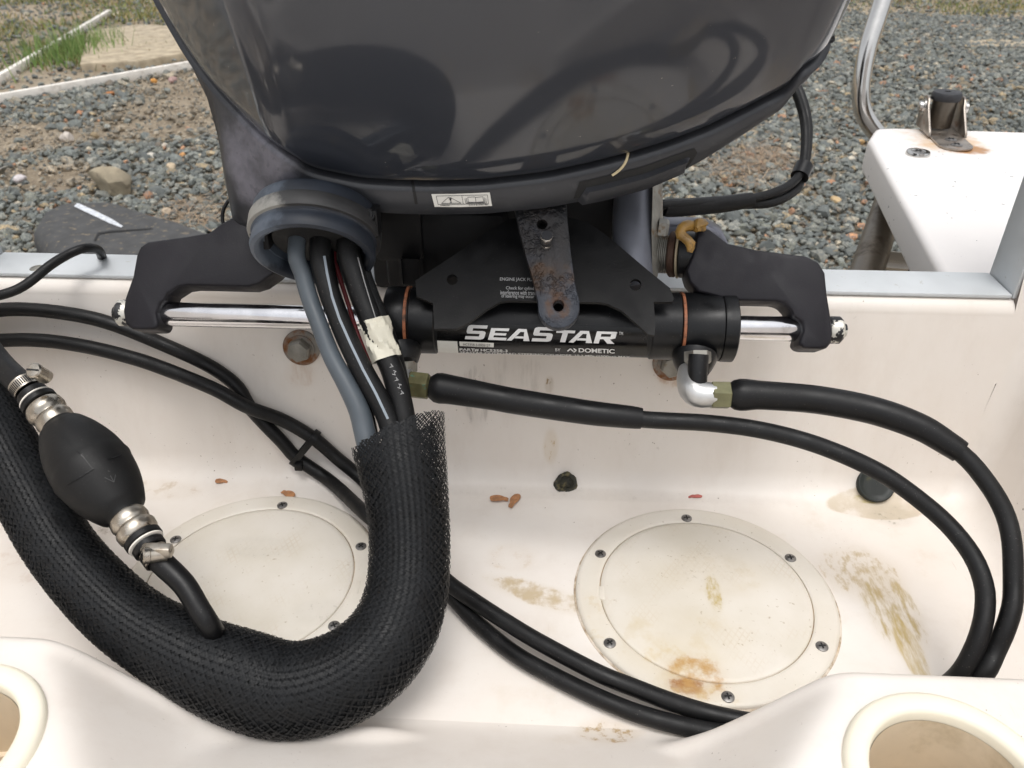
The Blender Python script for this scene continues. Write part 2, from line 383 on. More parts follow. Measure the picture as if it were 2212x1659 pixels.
# ================================================================== BOAT
boat = thing('boat', (0, 0, 0), 'white fibreglass boat stern with motor well, round plates and cup holders', 'boat')
XL, XR, TAN = -.520, .395, tan(radians(9.5))
def outline(o):                                  # plan of the well, grown by o
    x0, x1, y0, y1, rc = XL-o, XR+o, .02-o, .592+o, .020
    pts = []
    for cx, cy, a0 in ((x1-rc, y1-rc, 0), (x0+rc, y1-rc, 90), (x0+rc, y0+rc, 180), (x1-rc, y0+rc, 270)):
        for k in range(13):
            a = radians(a0+90*k/12); pts.append((cx+rc*cos(a), cy+rc*sin(a)))
        if a0 == 0: pts += [(.389, y1), (-.508, y1)]
    return pts
lev = [(-.028+.028*sin(a), .028*(1-cos(a))) for a in np.linspace(0, pi/2*.9, 9)]
o0, z0 = lev[-1]
for z in np.linspace(z0, .174, 6)[1:]: lev.append((o0+(z-z0)*TAN, z))
o1 = lev[-1][0]
for z in np.linspace(.174, .46, 8)[1:]: lev.append((o1+(z-.174)*TAN, z))
V = []; n = 54
for o_, z_ in lev: V += [(x, y, z_) for x, y in outline(o_)]
# insert extra columns is not needed: walls are plane
Fc = [[i*n+(k+1) % n, i*n+k, (i+1)*n+k, (i+1)*n+(k+1) % n] for i in range(len(lev)-1) for k in range(n)]
Vn = np.array(V)
def keep(f):
    c = Vn[f].mean(0)
    return not (c[2] > .174 and c[1] > .57 and -.2 < c[0] < .1) and not (c[1] < .05 and c[2] > .02)
Fc = [f for f in Fc if keep(f)]
Fc.append(list(range(n)))
liner = mk('well_liner', V, Fc, M['gel'], boat, sharp=50)
BL = bvh(liner)
def wallY(z): return .592+o0+(z-z0)*TAN if z > z0 else .592-.028+.028*sin(math.acos(max(-1, 1-max(z, 0)/.028)))
def PW(x, y, off=.007):                          # resting against the aft wall
    q = hit(BL, x, y, off); return q
# rounded lip along the transom notch
yw = .592+o1; lipV = []; lipF = []
prof = [(yw, .1735)]+[(yw+.012*(1-cos(a))+.0, .174+.012*sin(a)) for a in np.linspace(.15, pi/2, 7)]+[(yw+.03, .1862)]
xs = np.linspace(-.508, .389, 40)
for x in xs: lipV += [(x, y, z) for y, z in prof]
k_ = len(prof); lipF = [[i*k_+j, (i+1)*k_+j, (i+1)*k_+j+1, i*k_+j+1] for i in range(len(xs)-1) for j in range(k_-1)]
mk('transom_lip', lipV, lipF, M['gel'], boat, sharp=0)
# trim channel over the notch
TY0, TY1 = .624, .669
def bev_box(lo, hi, bev=.0015):
    bm = bmesh.new(); r = bmesh.ops.create_cube(bm, size=1)
    for v_ in bm.verts: v_.co = Vector([(lo[i]+hi[i])/2+v_.co[i]*(hi[i]-lo[i]) for i in range(3)])
    bmesh.ops.bevel(bm, geom=list(bm.edges), offset=bev, segments=2, profile=.5, affect='EDGES'); return from_bm(bm)
tc = mk('transom_trim', *bev_box((-.506, TY0, .1868), (.3865, TY1, .1905), .0012), M['trim'], boat)
mk('trim_strip', *bev_box((.3870, TY0, .1868), (.3905, TY1, .62), .001), M['trim'], boat)
mk('trim_strip', *bev_box((-.5100, TY0, .1868), (-.5065, TY1, .62), .001), M['trim'], boat)
h_ = P(80, 579, z=.1906); mk('screw_hole', *lathe_geo([(.0062, 0), (.0055, .0006), (.0042, .0006), (.004, .0001)], h_, (0, 0, 1), 20), M['dull'], boat)
# transom outer skin and hull around it
hp = []
hp.append(box_geo((-.512, .640, -.55), (.392, .668, .1845)))
hp.append(box_geo((.3925, .640, -.55), (.95, .668, .62)))
hp.append(box_geo((-1.05, .640, -.55), (-.5125, .668, .62)))
hp.append(box_geo((-1.05, -2.2, -.55), (-1.02, .638, .60)))
hp.append(box_geo((.92, -2.2, -.55), (.95, .638, .60)))
hp.append(box_geo((.47, -.3, .44), (.918, .638, .462)))
hp.append(box_geo((-1.018, -.3, .44), (-.60, .638, .462)))
hp.append(box_geo((-1.018, -2.2, -.47), (.918, -.30, -.44)))
Vh, Fh, _ = join(hp); mk('hull', Vh, Fh, M['pad'], boat, smooth=False)
# forward bulkhead with the two cup holder lobes (a raised, moulded surface)
LP = [(0, 1384), (74, 1391), (123, 1406), (160, 1428), (186, 1443), (242, 1473), (298, 1503), (372, 1540), (457, 1570), (558, 1592)]
RP = [(1531, 1613), (1636, 1562), (1745, 1505), (1790, 1477), (1838, 1457), (1972, 1447), (2212, 1455)]
YF = .303
hx = []; hz = []
for q in LP: p_ = P(*q, Y=YF); hx.append(p_[0]); hz.append(p_[2])
hx += [-.10, -.03, .06]; hz += [.022, 0, 0]
for q in RP: p_ = P(*q, Y=YF); hx.append(p_[0]); hz.append(p_[2])
hx = [-.6]+hx+[.6]; hz = [hz[0]]+hz+[hz[-1]]
gx = np.arange(-.535, .4101, .003); gy = np.arange(-.06, .352, .003)
X_, Y_ = np.meshgrid(gx, gy, indexing='ij')
xe = np.where(X_ > -.02, X_+np.clip(YF-Y_, 0, .2)*.75, X_-np.clip(YF-Y_, 0, .2)*.75)
hfx = np.arange(-.7, .7, .001); hfz = np.minimum(np.interp(hfx, hx, hz), .1005); kg = np.exp(-(np.arange(-30, 31)/11.)**2); hfz = np.convolve(np.pad(hfz, 30, mode='edge'), kg/kg.sum(), 'valid')
Hh = np.interp(xe, hfx, hfz)
g_ = np.clip((YF+.027-Y_)/.016, 0, 1); g_ = g_*g_*(3-2*g_)
rampz = (.5*((.330-Y_)+np.sqrt((.330-Y_)**2+.010**2)))*.80-.0012
Zz = np.maximum(Hh*g_, np.minimum(rampz, .098))
def blur(a, k):
    for _ in range(k):
        p_ = np.pad(a, 1, mode='edge'); a = (p_[1:-1, 1:-1]*2+p_[:-2, 1:-1]+p_[2:, 1:-1]+p_[1:-1, :-2]+p_[1:-1, 2:])/6
    return a
Zz = blur(Zz, 4)-.0015
CUPS = [(-.3165, .236), (.2115, .243)]
ZC = [float(Zz[np.argmin(abs(gx-c[0]-(.055 if c[0] < 0 else -.055)+0)), np.argmin(abs(gy-c[1]))]) for c in CUPS]
V = np.c_[X_.ravel(), Y_.ravel(), Zz.ravel()]; ny = len(gy)
Fc = []
for i in range(len(gx)-1):
    for j in range(ny-1):
        f = [i*ny+j, (i+1)*ny+j, (i+1)*ny+j+1, i*ny+j+1]; cx_, cy_ = gx[i]+.0015, gy[j]+.0015
        if any((cx_-c[0])**2+(cy_-c[1])**2 < .050**2 for c in CUPS): continue
        Fc.append(f)
mk('forward_bulkhead', V, Fc, M['gel'], boat, sharp=0)
for (cx_, cy_) in CUPS:
    zc = .0985
    ring = mk('cup_holder', *lathe_geo([(.0535, -.006), (.0537, .002), (.0525, .0045), (.050, .0056), (.044, .0056), (.0418, .0048), (.0405, .002), (.0403, -.003)], (cx_, cy_, zc), (0, 0, 1), 64, close=False), M['cup_ring'], boat, sharp=50)
    mk('cup', *lathe_geo([(.0400, -.0028), (.0385, -.060), (.0365, -.0602), (.036, -.0600), (.0355, -.0605), (.0345, -.092), (.0001, -.093)], (cx_, cy_, zc), (0, 0, 1), 64, close=False), M['cup'], ring, sharp=40)

# round inspection plates
def lidmat():
    mt, nt, b = newmat('textured plate lid'); v = coord(nt)
    c = mixc(nt, ramp(nt, noise(nt, v, 14, 5), .3, .7), (.66, .61, .52), (.745, .70, .63))
    c = mixc(nt, mth(nt, 'MULTIPLY', ramp(nt, noise(nt, v, 260, 2), .66, .74), ramp(nt, noise(nt, v, 18, 3), .45, .6, .1, .6)), c, (.36, .28, .17))
    w = []
    for a in (radians(33), radians(-33)):
        wv = nd(nt, 'ShaderNodeTexWave', wave_type='BANDS', bands_direction='X'); wv.inputs['Scale'].default_value = 75
        nt.links.new(coord(nt, rot=(0, 0, a)), wv.inputs['Vector']); w.append(ramp(nt, wv.outputs['Fac'], .72, .95))
    gr = mth(nt, 'MAXIMUM', w[0], w[1])
    dm = ramp(nt, noise(nt, v, 26, 5, .65), .5, .72)
    c = mixc(nt, mth(nt, 'MULTIPLY', mth(nt, 'MULTIPLY', gr, dm), .30), c, (.55, .44, .30))
    for a in LIDSTAINS: c = stain(nt, c, *a[0], **a[1])
    nt.links.new(c, b.inputs['Base Color']); b.inputs['Roughness'].default_value = .5
    bump(nt, b, gr, -.35, .0006); return mt
zl = .0036
LIDSTAINS = [
    ((P(1470, 1410, z=0), (.080, .062, .02), (.58, .46, .25)), dict(scale=34, thr=(.40, .75), amount=.6)),
    ((P(1540, 1250, z=0), (.065, .040, .02), (.56, .46, .30)), dict(scale=44, thr=(.42, .75), amount=.5)),
    ((P(1500, 1470, z=0), (.034, .028, .02), (.46, .24, .05)), dict(scale=75, thr=(.32, .58), amount=.9)),
    ((P(1480, 1490, z=0), (.020, .012, .02), (.30, .11, .02)), dict(scale=80, thr=(.40, .55), amount=.85)),
    ((P(1540, 1290, z=0), (.010, .030, .02), (.46, .34, .10)), dict(scale=110, thr=(.36, .58), stretch=(1.2, .6, 1), amount=.9)),
    ((P(1470, 1430, z=0), (.045, .03, .02), (.60, .46, .22)), dict(scale=60, thr=(.42, .66), amount=.6)),
    ((P(1520, 1230, z=0), (.05, .035, .02), (.42, .36, .26)), dict(scale=300, thr=(.56, .64), amount=.6)),
    ((P(1500, 1520, z=0), (.05, .02, .02), (.60, .46, .24)), dict(scale=80, thr=(.46, .6), amount=.7)),
    ((P(1280, 1340, z=0), (.02, .04, .02), (.62, .5, .3)), dict(scale=80, thr=(.48, .6), amount=.5)),
    ((P(560, 1190, z=0), (.05, .02, .02), (.40, .37, .31)), dict(scale=160, thr=(.58, .64), amount=.55)),
    ((P(690, 1330, z=0), (.03, .02, .02), (.40, .37, .31)), dict(scale=160, thr=(.56, .62), amount=.55)),
]
M['lid'] = lidmat()
def ringmat():
    mt, nt, b = newmat('aged plate ring'); v = coord(nt)
    c = mixc(nt, ramp(nt, noise(nt, v, 16, 5), .3, .7), (.69, .635, .545), (.76, .715, .64))
    sp = ramp(nt, noise(nt, v, 420, 2), .70, .75)
    c = mixc(nt, mth(nt, 'MULTIPLY', sp, .6), c, (.3, .22, .14))
    for a in LIDSTAINS: c = stain(nt, c, *a[0], **a[1])
    nt.links.new(c, b.inputs['Base Color']); b.inputs['Roughness'].default_value = .45; return mt
M['ring'] = ringmat()
PC = [(-.2358, .4541), (.1305, .4548)]
screw_me = None
def screw_geo(r=.0047):
    a = lathe_geo([(r, 0), (r*.97, .0006), (r*.7, .0011), (r*.3, .0013), (0.0001, .00132)], (0, 0, 0), (0, 0, 1), 20, close=False)
    c1 = box_geo((-r*.55, -r*.13, .0011), (r*.55, r*.13, .00145)); c2 = box_geo((-r*.13, -r*.55, .0011), (r*.13, r*.55, .00147))
    v, f, fm = join([(*a, 0), (*c1, 1), (*c2, 1)]); return v, f, fm
def add_screw(parent, loc, rot, zr=.0, sc=1.0, tilt=None):
    global screw_me
    if screw_me is None:
        v, f, fm = screw_geo(); o = mk('screw', v, f, None, None, base=(0, 0, 0), mats=[M['screw'], M['black']], fm=fm); screw_me = o.data
    else: o = bpy.data.objects.new('screw', screw_me); COL.objects.link(o)
    o.parent = parent; o.location = np.array(loc)-base_of(parent); o.rotation_euler = (0, 0, rot); o.scale = (sc,)*3; return o
SPX = [[(610, 1093), (380, 1167), (780, 1182)], [(1483, 1121), (1297, 1198), (1707, 1207), (1317, 1391), (1775, 1398), (1572, 1507)]]
for (cx_, cy_), sp in zip(PC, SPX):
    pl = mk('inspection_plate', *lathe_geo([(.1024, .0002), (.1022, .0022), (.1010, .0036), (.0985, .0042), (.0862, .0044), (.0842, .0042), (.0834, .0036), (.0833, .0008)], (cx_, cy_, 0), (0, 0, 1), 96, close=False), M['ring'], boat, sharp=50)
    mk('lid', *lathe_geo([(.0828, .0010), (.0826, .0036), (.0818, .0043), (.078, .0046), (.05, .0047), (.0001, .0047)], (cx_, cy_, 0), (0, 0, 1), 96, close=False), M['lid'], pl, sharp=50)
    sx = [P(*q, z=zl) for q in sp]
    if len(sp) == 3:
        a0 = atan2(sx[0][1]-cy_, sx[0][0]-cx_); sx += [np.array([cx_+.0918*cos(a0+pi/3*k), cy_+.0918*sin(a0+pi/3*k), zl]) for k in (2, 3, 4)]
    for s_ in sx: add_screw(pl, (s_[0], s_[1], .0043), random.uniform(0, 1.5))
    mk('seam_dirt', *lathe_geo([(.1018, .0002), (.1022, .0006), (.1036, .0004), (.1040, .0001)], (cx_, cy_, 0), (0, 0, 1), 96, close=False), M['grime'], pl, sharp=0)
    mk('groove', *lathe_geo([(.0822, .0026), (.0838, .0026)], (cx_, cy_, 0), (0, 0, 1), 96, close=False), M['grime2'], pl, sharp=0)
    # finger notch at the lid edge
    nq = P(1300, 1282, z=zl) if cx_ > 0 else P(772, 1270, z=zl)
    mk('finger_notch', *bev_box((nq[0]-.0022, nq[1]-.007, .0012), (nq[0]+.0022, nq[1]+.007, .0047), .0008), M['ring'], pl)

# transom bolts with washers
for (x, y), bs in (((652, 750), .024), ((1450, 783), .023)):
    c_ = P(x, y, Y=.592+o0+(.125-z0)*TAN); nrm = np.array([0, -cos(radians(9.5)), sin(radians(9.5))])
    w = mk('transom_bolt', *lathe_geo([(.0105, .003), (.0105, .011), (.0088, .0135), (.0001, .0142)], c_, nrm, 6, ph=.3), M['dull'], boat, sharp=30)
    mk('washer', *lathe_geo([(.0165, .0), (.0165, .0022), (.0155, .003), (.0125, .003), (.0122, .0045), (.006, .0046)], c_, nrm, 32, ex=1), simple('rusty washer', (.30, .28, .25), .6, .5, .25, 60, .3, 200, color2=(.22, .09, .03), thr=(.42, .62), c2s=60), w)
# drain outlet with the moulded scoop (the hole's shade is painted on a closed dish), the corroded fitting on the wall
c_ = hit(BL, 1889, 1044, .0042)
mk('drain_outlet', *lathe_geo([(.0168, -.012), (.0168, .0006), (.0160, .0014), (.0150, .0012), (.0142, .0004), (.010, .0002), (.0001, .0002)], c_, (0, -.72, .69), 40, close=False), simple('hole dark and algae drain', (.010, .014, .013), .5, 0, .3, 60, .3, 200, color2=(.06, .055, .02), thr=(.56, .7), c2s=80), boat, sharp=60)
c_ = hit(BL, 1222, 1043, .002)
v, f = lathe_geo([(.0100, -.006), (.0102, .0), (.0092, .0020), (.0072, .0022), (.0056, .0008), (.0044, .0016), (.0026, .0028), (.0001, .0031)], c_, (0, -.80, .60), 26, close=False)
v = [np.array(p_)+(np.array(p_)-c_)*(.09*sin(2*(k % 26)*.2417+1)+.07*sin(3*(k % 26)*.2417)+.05*sin(7*(k % 26)*.2417+k//26)) for k, p_ in enumerate(v)]
mk('corroded_plug', v, f, simple('green black corrosion', (.035, .034, .025), .7, .2, .4, 150, .8, 300, color2=(.14, .12, .06), thr=(.5, .64), c2s=200), boat)

# ================================================================== SWIM PLATFORM (outside the transom)
ZP = .165
plat = thing('swim_platform', (.55, .70, ZP-.06), 'white swim platform bracket with rusty hinge behind the transom', 'swim platform')
pts = [P(2035, 590, z=ZP), P(1876, 300, z=ZP), P(1890, 277, z=ZP), P(1930, 275, z=ZP), P(2212, 284, z=ZP)]
d_ = pts[0]-pts[1]; pts[0] = pts[0]+d_*.06
pts = [np.array([p_[0], p_[1], ZP]) for p_ in pts]
pts += [np.array([.95, pts[-1][1]+.0, ZP]), np.array([.95, pts[0][1], ZP])]
slab = mk('slab', *slab_geo(pts, (0, 0, -.048), .008, 5), M['pad'], plat, sharp=40)
bv = bvh(slab)
def zpt(x, y): return P(x, y, z=ZP)
s_ = zpt(1982, 334)
ws = mk('washer', *lathe_geo([(.0155, 0), (.0155, .003), (.0145, .005), (.0095, .0052), (.009, .004)], s_, (0, 0, 1), 28), M['stainless'], plat)
add_screw(ws, s_+np.array([0, 0, .0035]), .3, sc=1.8)
def padmat():
    mt, nt, b = newmat('rust stained platform'); v = coord(nt)
    c = mixc(nt, ramp(nt, noise(nt, v, 10, 4), .3, .7), (.80, .77, .75), (.83, .80, .775))
    B0 = np.array(plat.location)
    for q, r_, col, th, am in (((2050, 310), (.075, .075, .02), (.62, .36, .12), (.18, .5), .7), ((2085, 322), (.042, .036, .02), (.38, .16, .03), (.12, .42), .85), ((2010, 290), (.09, .06, .02), (.62, .40, .20), (.3, .65), .7)):
        c = stain(nt, c, zpt(*q)-B0, r_, col, scale=45, thr=th, amount=am, edge=.35)
    c = mixc(nt, ramp(nt, noise(nt, v, 140, 1), .76, .775), c, (.2, .19, .2))
    nt.links.new(c, b.inputs['Base Color']); b.inputs['Roughness'].default_value = .4; return mt
slab.data.materials[0] = padmat()
# ladder hinge: base strap, two ears, tube with a rubber plug
q0, q1 = zpt(2066, 322), zpt(2003, 262); ax = q1-q0; L_ = np.linalg.norm(ax); ax /= L_; sx_ = np.array([ax[1], -ax[0], 0])
def hl(a, s, h): return q0+ax*a+sx_*s+np.array([0, 0, h])
wd = .0225
st = [hl(0+wd*(1-cos(t))-wd*.7, wd*sin(t), .0006) for t in np.linspace(-pi/2, pi/2, 13)]
st = [hl(-wd*cos(t)+.008, wd*sin(t), .0006) for t in np.linspace(-pi/2, pi/2, 13)]+[hl(.125, wd, .0006), hl(.125, -wd, .0006)]
M['hinge'] = simple('stained stainless hinge', (.36, .32, .28), .36, .85, .2, 60, .06, 200, color2=(.24, .12, .06), thr=(.5, .72), c2s=45)
HB = mk('ladder_hinge', *slab_geo(st, (0, 0, .0035), .0012, 2), M['hinge'], plat, label='stainless ladder hinge with rust stains round it')
for s in (-1, 1):
    e_ = [hl(.045, s*wd, .003), hl(.048, s*wd, .010), hl(.080, s*wd, .036)]+[hl(.096+.016*cos(t), s*wd, .036+.013*sin(t)) for t in np.linspace(2.4, -.5, 9)]+[hl(.115, s*wd, .012), hl(.113, s*wd, .003)]
    mk('ear', *slab_geo(e_, sx_*s*.0035, .001, 2), M['hinge'], HB)
    mk('bolt', *lathe_geo([(.0115, 0), (.0115, .002), (.0075, .0022), (.0075, .007), (.005, .0085), (.0001, .009)], hl(.096, s*(wd+.0035), .033), sx_*s, 20, close=False), M['stainless'], HB)
ht = mk('hinge_tube', *lathe_geo([(.0165, 0), (.0165, .039), (.012, .040)], hl(.094, 0, .006), (0, 0, 1), 32), M['darksteel'], HB)
mk('rubber_plug', *lathe_geo([(.0195, .0), (.0205, .003), (.0205, .008), (.0185, .011), (.005, .0118), (.0042, .0112), (.004, .004)], hl(.094, 0, .044), (0, 0, 1), 36), M['plugcap'], HB)
for a in (.004, .030): add_screw(HB, hl(a, 0, .0042), .4, sc=1.7)
# stainless rail bending up at the platform corner, and the post below it, coloured dark for the shade there
rail = thing('grab_rail', P(1880, 285, d=1.23), 'polished stainless rail curving up from the platform corner', 'rail')
rp = [P(1925, -60, d=1.20), P(1898, 30, d=1.21), P(1873, 110, d=1.22), P(1860, 190, d=1.235), P(1866, 245, d=1.25), P(1895, 290, d=1.265), P(1935, 330, d=1.28)]
mk('rail_tube', *tube_geo(rp, .0135, 24, step=.008), M['stainless'], rail)
post = thing('ladder_post', P(1872, 590, d=1.0), 'dark steel post with short cross tube below the platform', 'post')
a_, b_ = P(1915, 455, d=1.12), P(1868, 600, d=1.0)
b_ = b_+(b_-a_)*.35
mk('post_tube', *tube_geo([a_+(a_-b_)*.25, a_, (a_+b_)/2, b_], .0205, 28, step=.02), M['darksteel'], post)
a_, b_ = P(1880, 560, d=1.05), P(1960, 568, d=1.06); c2 = P(2040, 574, d=1.07)
mk('cross_tube', *tube_geo([a_, b_, c2], .0135, 24, step=.01), M['stainless'], post)
mk('grey_sleeve', *tube_geo([P(1958, 568, d=1.06), P(2000, 571, d=1.065), c2], .0165, 24, step=.01), simple('grey plastic sleeve', (.10, .12, .14), .5), post)

# ================================================================== OUTBOARD MOTOR
motor = thing('outboard_motor', (0, .75, -.76), 'glossy dark grey outboard motor hanging on the boat transom', 'outboard motor')
def sp(x, y, d): return P(x, y, d=d)
# the cowl: a leaning, slightly turned body with a nearly flat front; its lower edge is cut along the seam seen in the photograph
LEAN, TURN = radians(27), radians(6.5)
CA = np.array([cos(TURN), sin(TURN), 0]); CFR = np.array([sin(TURN), -cos(TURN), 0]); ZA = np.array([0, 0, 1.])
CN = CFR*cos(LEAN)-ZA*sin(LEAN); UC = ZA*cos(LEAN)+CFR*sin(LEAN)
CP0 = P(1100, 389, d=.545)
sL, sR, RF, rcL, rcR = -.165, .200, 1.15, .030, .030
plan = []
for s_ in np.linspace(0, sL+rcL, 14): plan.append((s_, s_*s_/(2*RF), -1))
tl0 = plan[-1][1]
for a_ in np.linspace(0, radians(50), 7)[1:]: plan.append((sL+rcL-rcL*sin(a_), tl0+rcL*(1-cos(a_)), -1))
sl0, tl1 = plan[-1][0], plan[-1][1]
for t_, q_ in ((.012, .0105), (.03, .026), (.055, .046), (.085, .067), (.12, .086), (.17, .105), (.24, .118), (.32, .12)): plan.append((sl0-q_, tl1+t_, -2))
for s_, t_ in ((-.23, .42), (-.12, .47), (.02, .49), (.14, .47), (.22, .42)): plan.append((s_, t_, 0))
tr0 = (sR-rcR)**2/(2*RF)
for t_ in (.32, .25, .19, .14, .11, .085): plan.append((sR-.004-.16*(t_-.05), tr0+t_, 2))
for a_ in np.linspace(0, pi/2*.93, 10)[1:][::-1]: plan.append((sR-rcR+rcR*sin(a_), tr0+rcR*(1-cos(a_)), 1))
for s_ in np.linspace(sR-rcR, 0, 16)[:-1]: plan.append((s_, s_*s_/(2*RF), 1))
pl2 = cr(np.array([(a, b_) for a, b_, _ in plan]), 3, closed=True); NS = len(pl2)
SEAMPX = np.array([(345, 0), (380, 66), (420, 132), (463, 182), (500, 224), (529, 251), (551, 278), (603, 317), (676, 364.6), (780, 386), (860, 391), (940, 392), (1042, 389), (1181, 373), (1270, 354), (1354, 333), (1440, 307), (1528, 274), (1632, 222), (1702, 184), (1733, 153), (1771, 69), (1810, 0), (1880, -140)])
def proj(p_):
    q = np.asarray(p_)-EYE; d = q @ FW; return CX+F*(q @ RT)/d, CY-F*(q @ UP)/d
def seamy(x): return np.interp(x, SEAMPX[:, 0], SEAMPX[:, 1]) if x >= 345 else 0-(345-x)*1.9
HS = np.full(NS, np.nan); PB = np.array([CP0+CA*a-CN*b_ for a, b_ in pl2])
for i in range(NS):
    if pl2[i][1] > (.17 if pl2[i][0] < 0 else .04): continue
    hg = np.linspace(-.06, .30, 361); f_ = []
    for h in hg:
        x, y = proj(PB[i]+UC*h); f_.append(y-seamy(x))
    f_ = np.array(f_); k = np.where((f_[:-1] > 0) & (f_[1:] <= 0))[0]
    if len(k): HS[i] = hg[k[0]]+(hg[1]-hg[0])*f_[k[0]]/(f_[k[0]]-f_[k[0]+1])
ok_ = ~np.isnan(HS)
for i in range(NS):                                # round the right corner and the hidden back the edge runs on level
    a, b_ = pl2[i]
    if a > .178 and b_ < .2: HS[i] = .078+.028*min(1, max(0, b_-.014)/.06)
    if b_ > .2 and a > 0: HS[i] = .100
    if b_ > .2 and a <= 0: HS[i] = np.nan if b_ > .3 else .075
ok_ = ~np.isnan(HS); HS = np.interp(np.arange(NS), np.where(ok_)[0], HS[ok_])
for _ in range(3): HS = (np.roll(HS, 1)+2*HS+np.roll(HS, -1))/4
S = PB+UC*HS[:, None]
TG = np.roll(PB, -1, 0)-np.roll(PB, 1, 0); TG /= np.linalg.norm(TG, axis=1)[:, None]
ON = np.cross(UC, TG)
if ON[0] @ CN < 0: ON = -ON
for _ in range(2): ON = (np.roll(ON, 1, 0)+2*ON+np.roll(ON, -1, 0)); ON /= np.linalg.norm(ON, axis=1)[:, None]
cen = S.mean(0)
rows = [(.0015, -.001), (.0022, .0010), (.007, .0020), (.02, .0024), (.05, .0026), (.09, .0026), (.13, .0026), (.17, .002), (.21, 0), (.25, -.008), (.28, -.024), (.305, -.055), (.32, -.10)]
V = []
for h, b_ in rows:
    k = min(1, h/.3); V += list(S+UC*((h*(1-.0)-(HS-HS.mean())*.9*k**1.5)[:, None])+ON*b_)
V.append(cen+UC*.34)
Fc = [[i*NS+k, i*NS+(k+1) % NS, (i+1)*NS+(k+1) % NS, (i+1)*NS+k] for i in range(len(rows)-1) for k in range(NS)]
Fc += [[(len(rows)-1)*NS+k, (len(rows)-1)*NS+(k+1) % NS, len(V)-1] for k in range(NS)]
cowl = mk('cowl', V, Fc, M['cowl'], motor, sharp=0)
SPX = np.array([proj(p_) for p_ in S])
# lower pan
def hpan(i):
    if pl2[i][1] > .30: return .06
    if pl2[i][0] < 0 and SPX[i][0] < 440: return .095
    if pl2[i][1] > .035 and pl2[i][0] > 0: return .012
    return float(np.interp(SPX[i][0], [440, 463, 500, 551, 603, 676, 780, 1100, 1300, 1480, 1632, 1702, 1740], [.10, .096, .082, .062, .045, .028, .023, .0245, .026, .025, .017, .012, .010]))
INS = np.array([(.11*np.clip((438-SPX[i_][0])/32, 0, 1) if a < 0 else .06*np.clip((b_-.016)/.03, 0, 1)) for i_, (a, b_) in enumerate(pl2)])
for _ in range(2): INS = (np.roll(INS, 1)+2*INS+np.roll(INS, -1))/4
HP = np.array([hpan(i) for i in range(NS)])
for _ in range(4): HP = (np.roll(HP, 1)+2*HP+np.roll(HP, -1))/4
DN = np.array([0, .05, -1])
FLR = np.array([(.018*np.exp(-((x-490)/75.)**2) if a < 0 and b_ < .3 else 0) for (x, _), (a, b_) in zip(SPX, pl2)]); DN /= np.linalg.norm(DN)
prow = [(-.012, -.002, 0), (-.005, .0005, 0), (-.005, .0030, 0), (-.0005, .0036, 0), (.0016, .0048, 0), (.0020, .0065, 0), (.0014, .0065, .30), (0, .0065, .6), (-.0035, .0060, .88), (-.008, .0050, .97), (-.016, .0035, 1.03), (-.05, .001, 1.08), (-.10, .0, 1.08)]
V = []
for o_, h, fr in prow: V += list(S+ON*(o_-(INS*fr)+FLR*min(fr, .9))[:, None]+DN*(h+(HP*fr)[:, None]))
Fc = [[i*NS+(k+1) % NS, i*NS+k, (i+1)*NS+k, (i+1)*NS+(k+1) % NS] for i in range(len(prow)-1) for k in range(NS)]
pan = mk('lower_pan', V, Fc, M['pan'], motor, sharp=50)
bpan = bvh(pan)
def patch(name, cols, mat, parent, b, eps=.0004, depth=.0, nx=16, nyy=5, sharp=40):
    """a piece lying on a measured surface: cols = (top edge points, bottom edge points) in the picture"""
    tp, bt = np.array(cols[0], float), np.array(cols[1], float)
    tp, _ = resample(tp if len(tp) > 2 else tp, 1e9); 
    def rs(e):
        e = np.array(e, float); s = np.r_[0, np.cumsum(np.linalg.norm(np.diff(e, axis=0), axis=1))]; t = np.linspace(0, s[-1], nx)
        return np.stack([np.interp(t, s, e[:, k]) for k in range(2)], 1)
    A, B_ = rs(cols[0]), rs(cols[1]); V = []; ok = True
    for i in range(nx):
        for j in range(nyy):
            q = A[i]*(1-j/(nyy-1))+B_[i]*(j/(nyy-1)); e = eps
            if depth and (i in (0, nx-1) or j in (0, nyy-1)): e = eps-depth
            h_ = hit(b, q[0], q[1], e); V.append(h_ if h_ is not None else (V[-1] if V else np.zeros(3)))
    Fc = [[i*nyy+j, i*nyy+j+1, (i+1)*nyy+j+1, (i+1)*nyy+j] for i in range(nx-1) for j in range(nyy-1)]
    return mk(name, V, Fc, mat, parent, sharp=sharp)
def shape2d(name, polys, b, mat, parent, eps=.0006):
    """flat print: polygons in picture points laid on a surface"""
    V = []; Fc = []
    for p_ in polys:
        h_ = [hit(b, x, y, eps) for x, y in p_]
        if any(q is None for q in h_): continue
        Fc.append(list(range(len(V), len(V)+len(h_)))); V += h_
    return mk(name, V, Fc, mat, parent, smooth=False)
def strokes(lines, w):
    out = []
    for l in lines:
        for (x0, y0), (x1, y1) in zip(l[:-1], l[1:]):
            d = np.hypot(x1-x0, y1-y0) or 1; nx, nyy = -(y1-y0)/d*w/2, (x1-x0)/d*w/2
            out.append([(x0+nx, y0+nyy), (x1+nx, y1+nyy), (x1-nx, y1-nyy), (x0-nx, y0-nyy)])
    return out
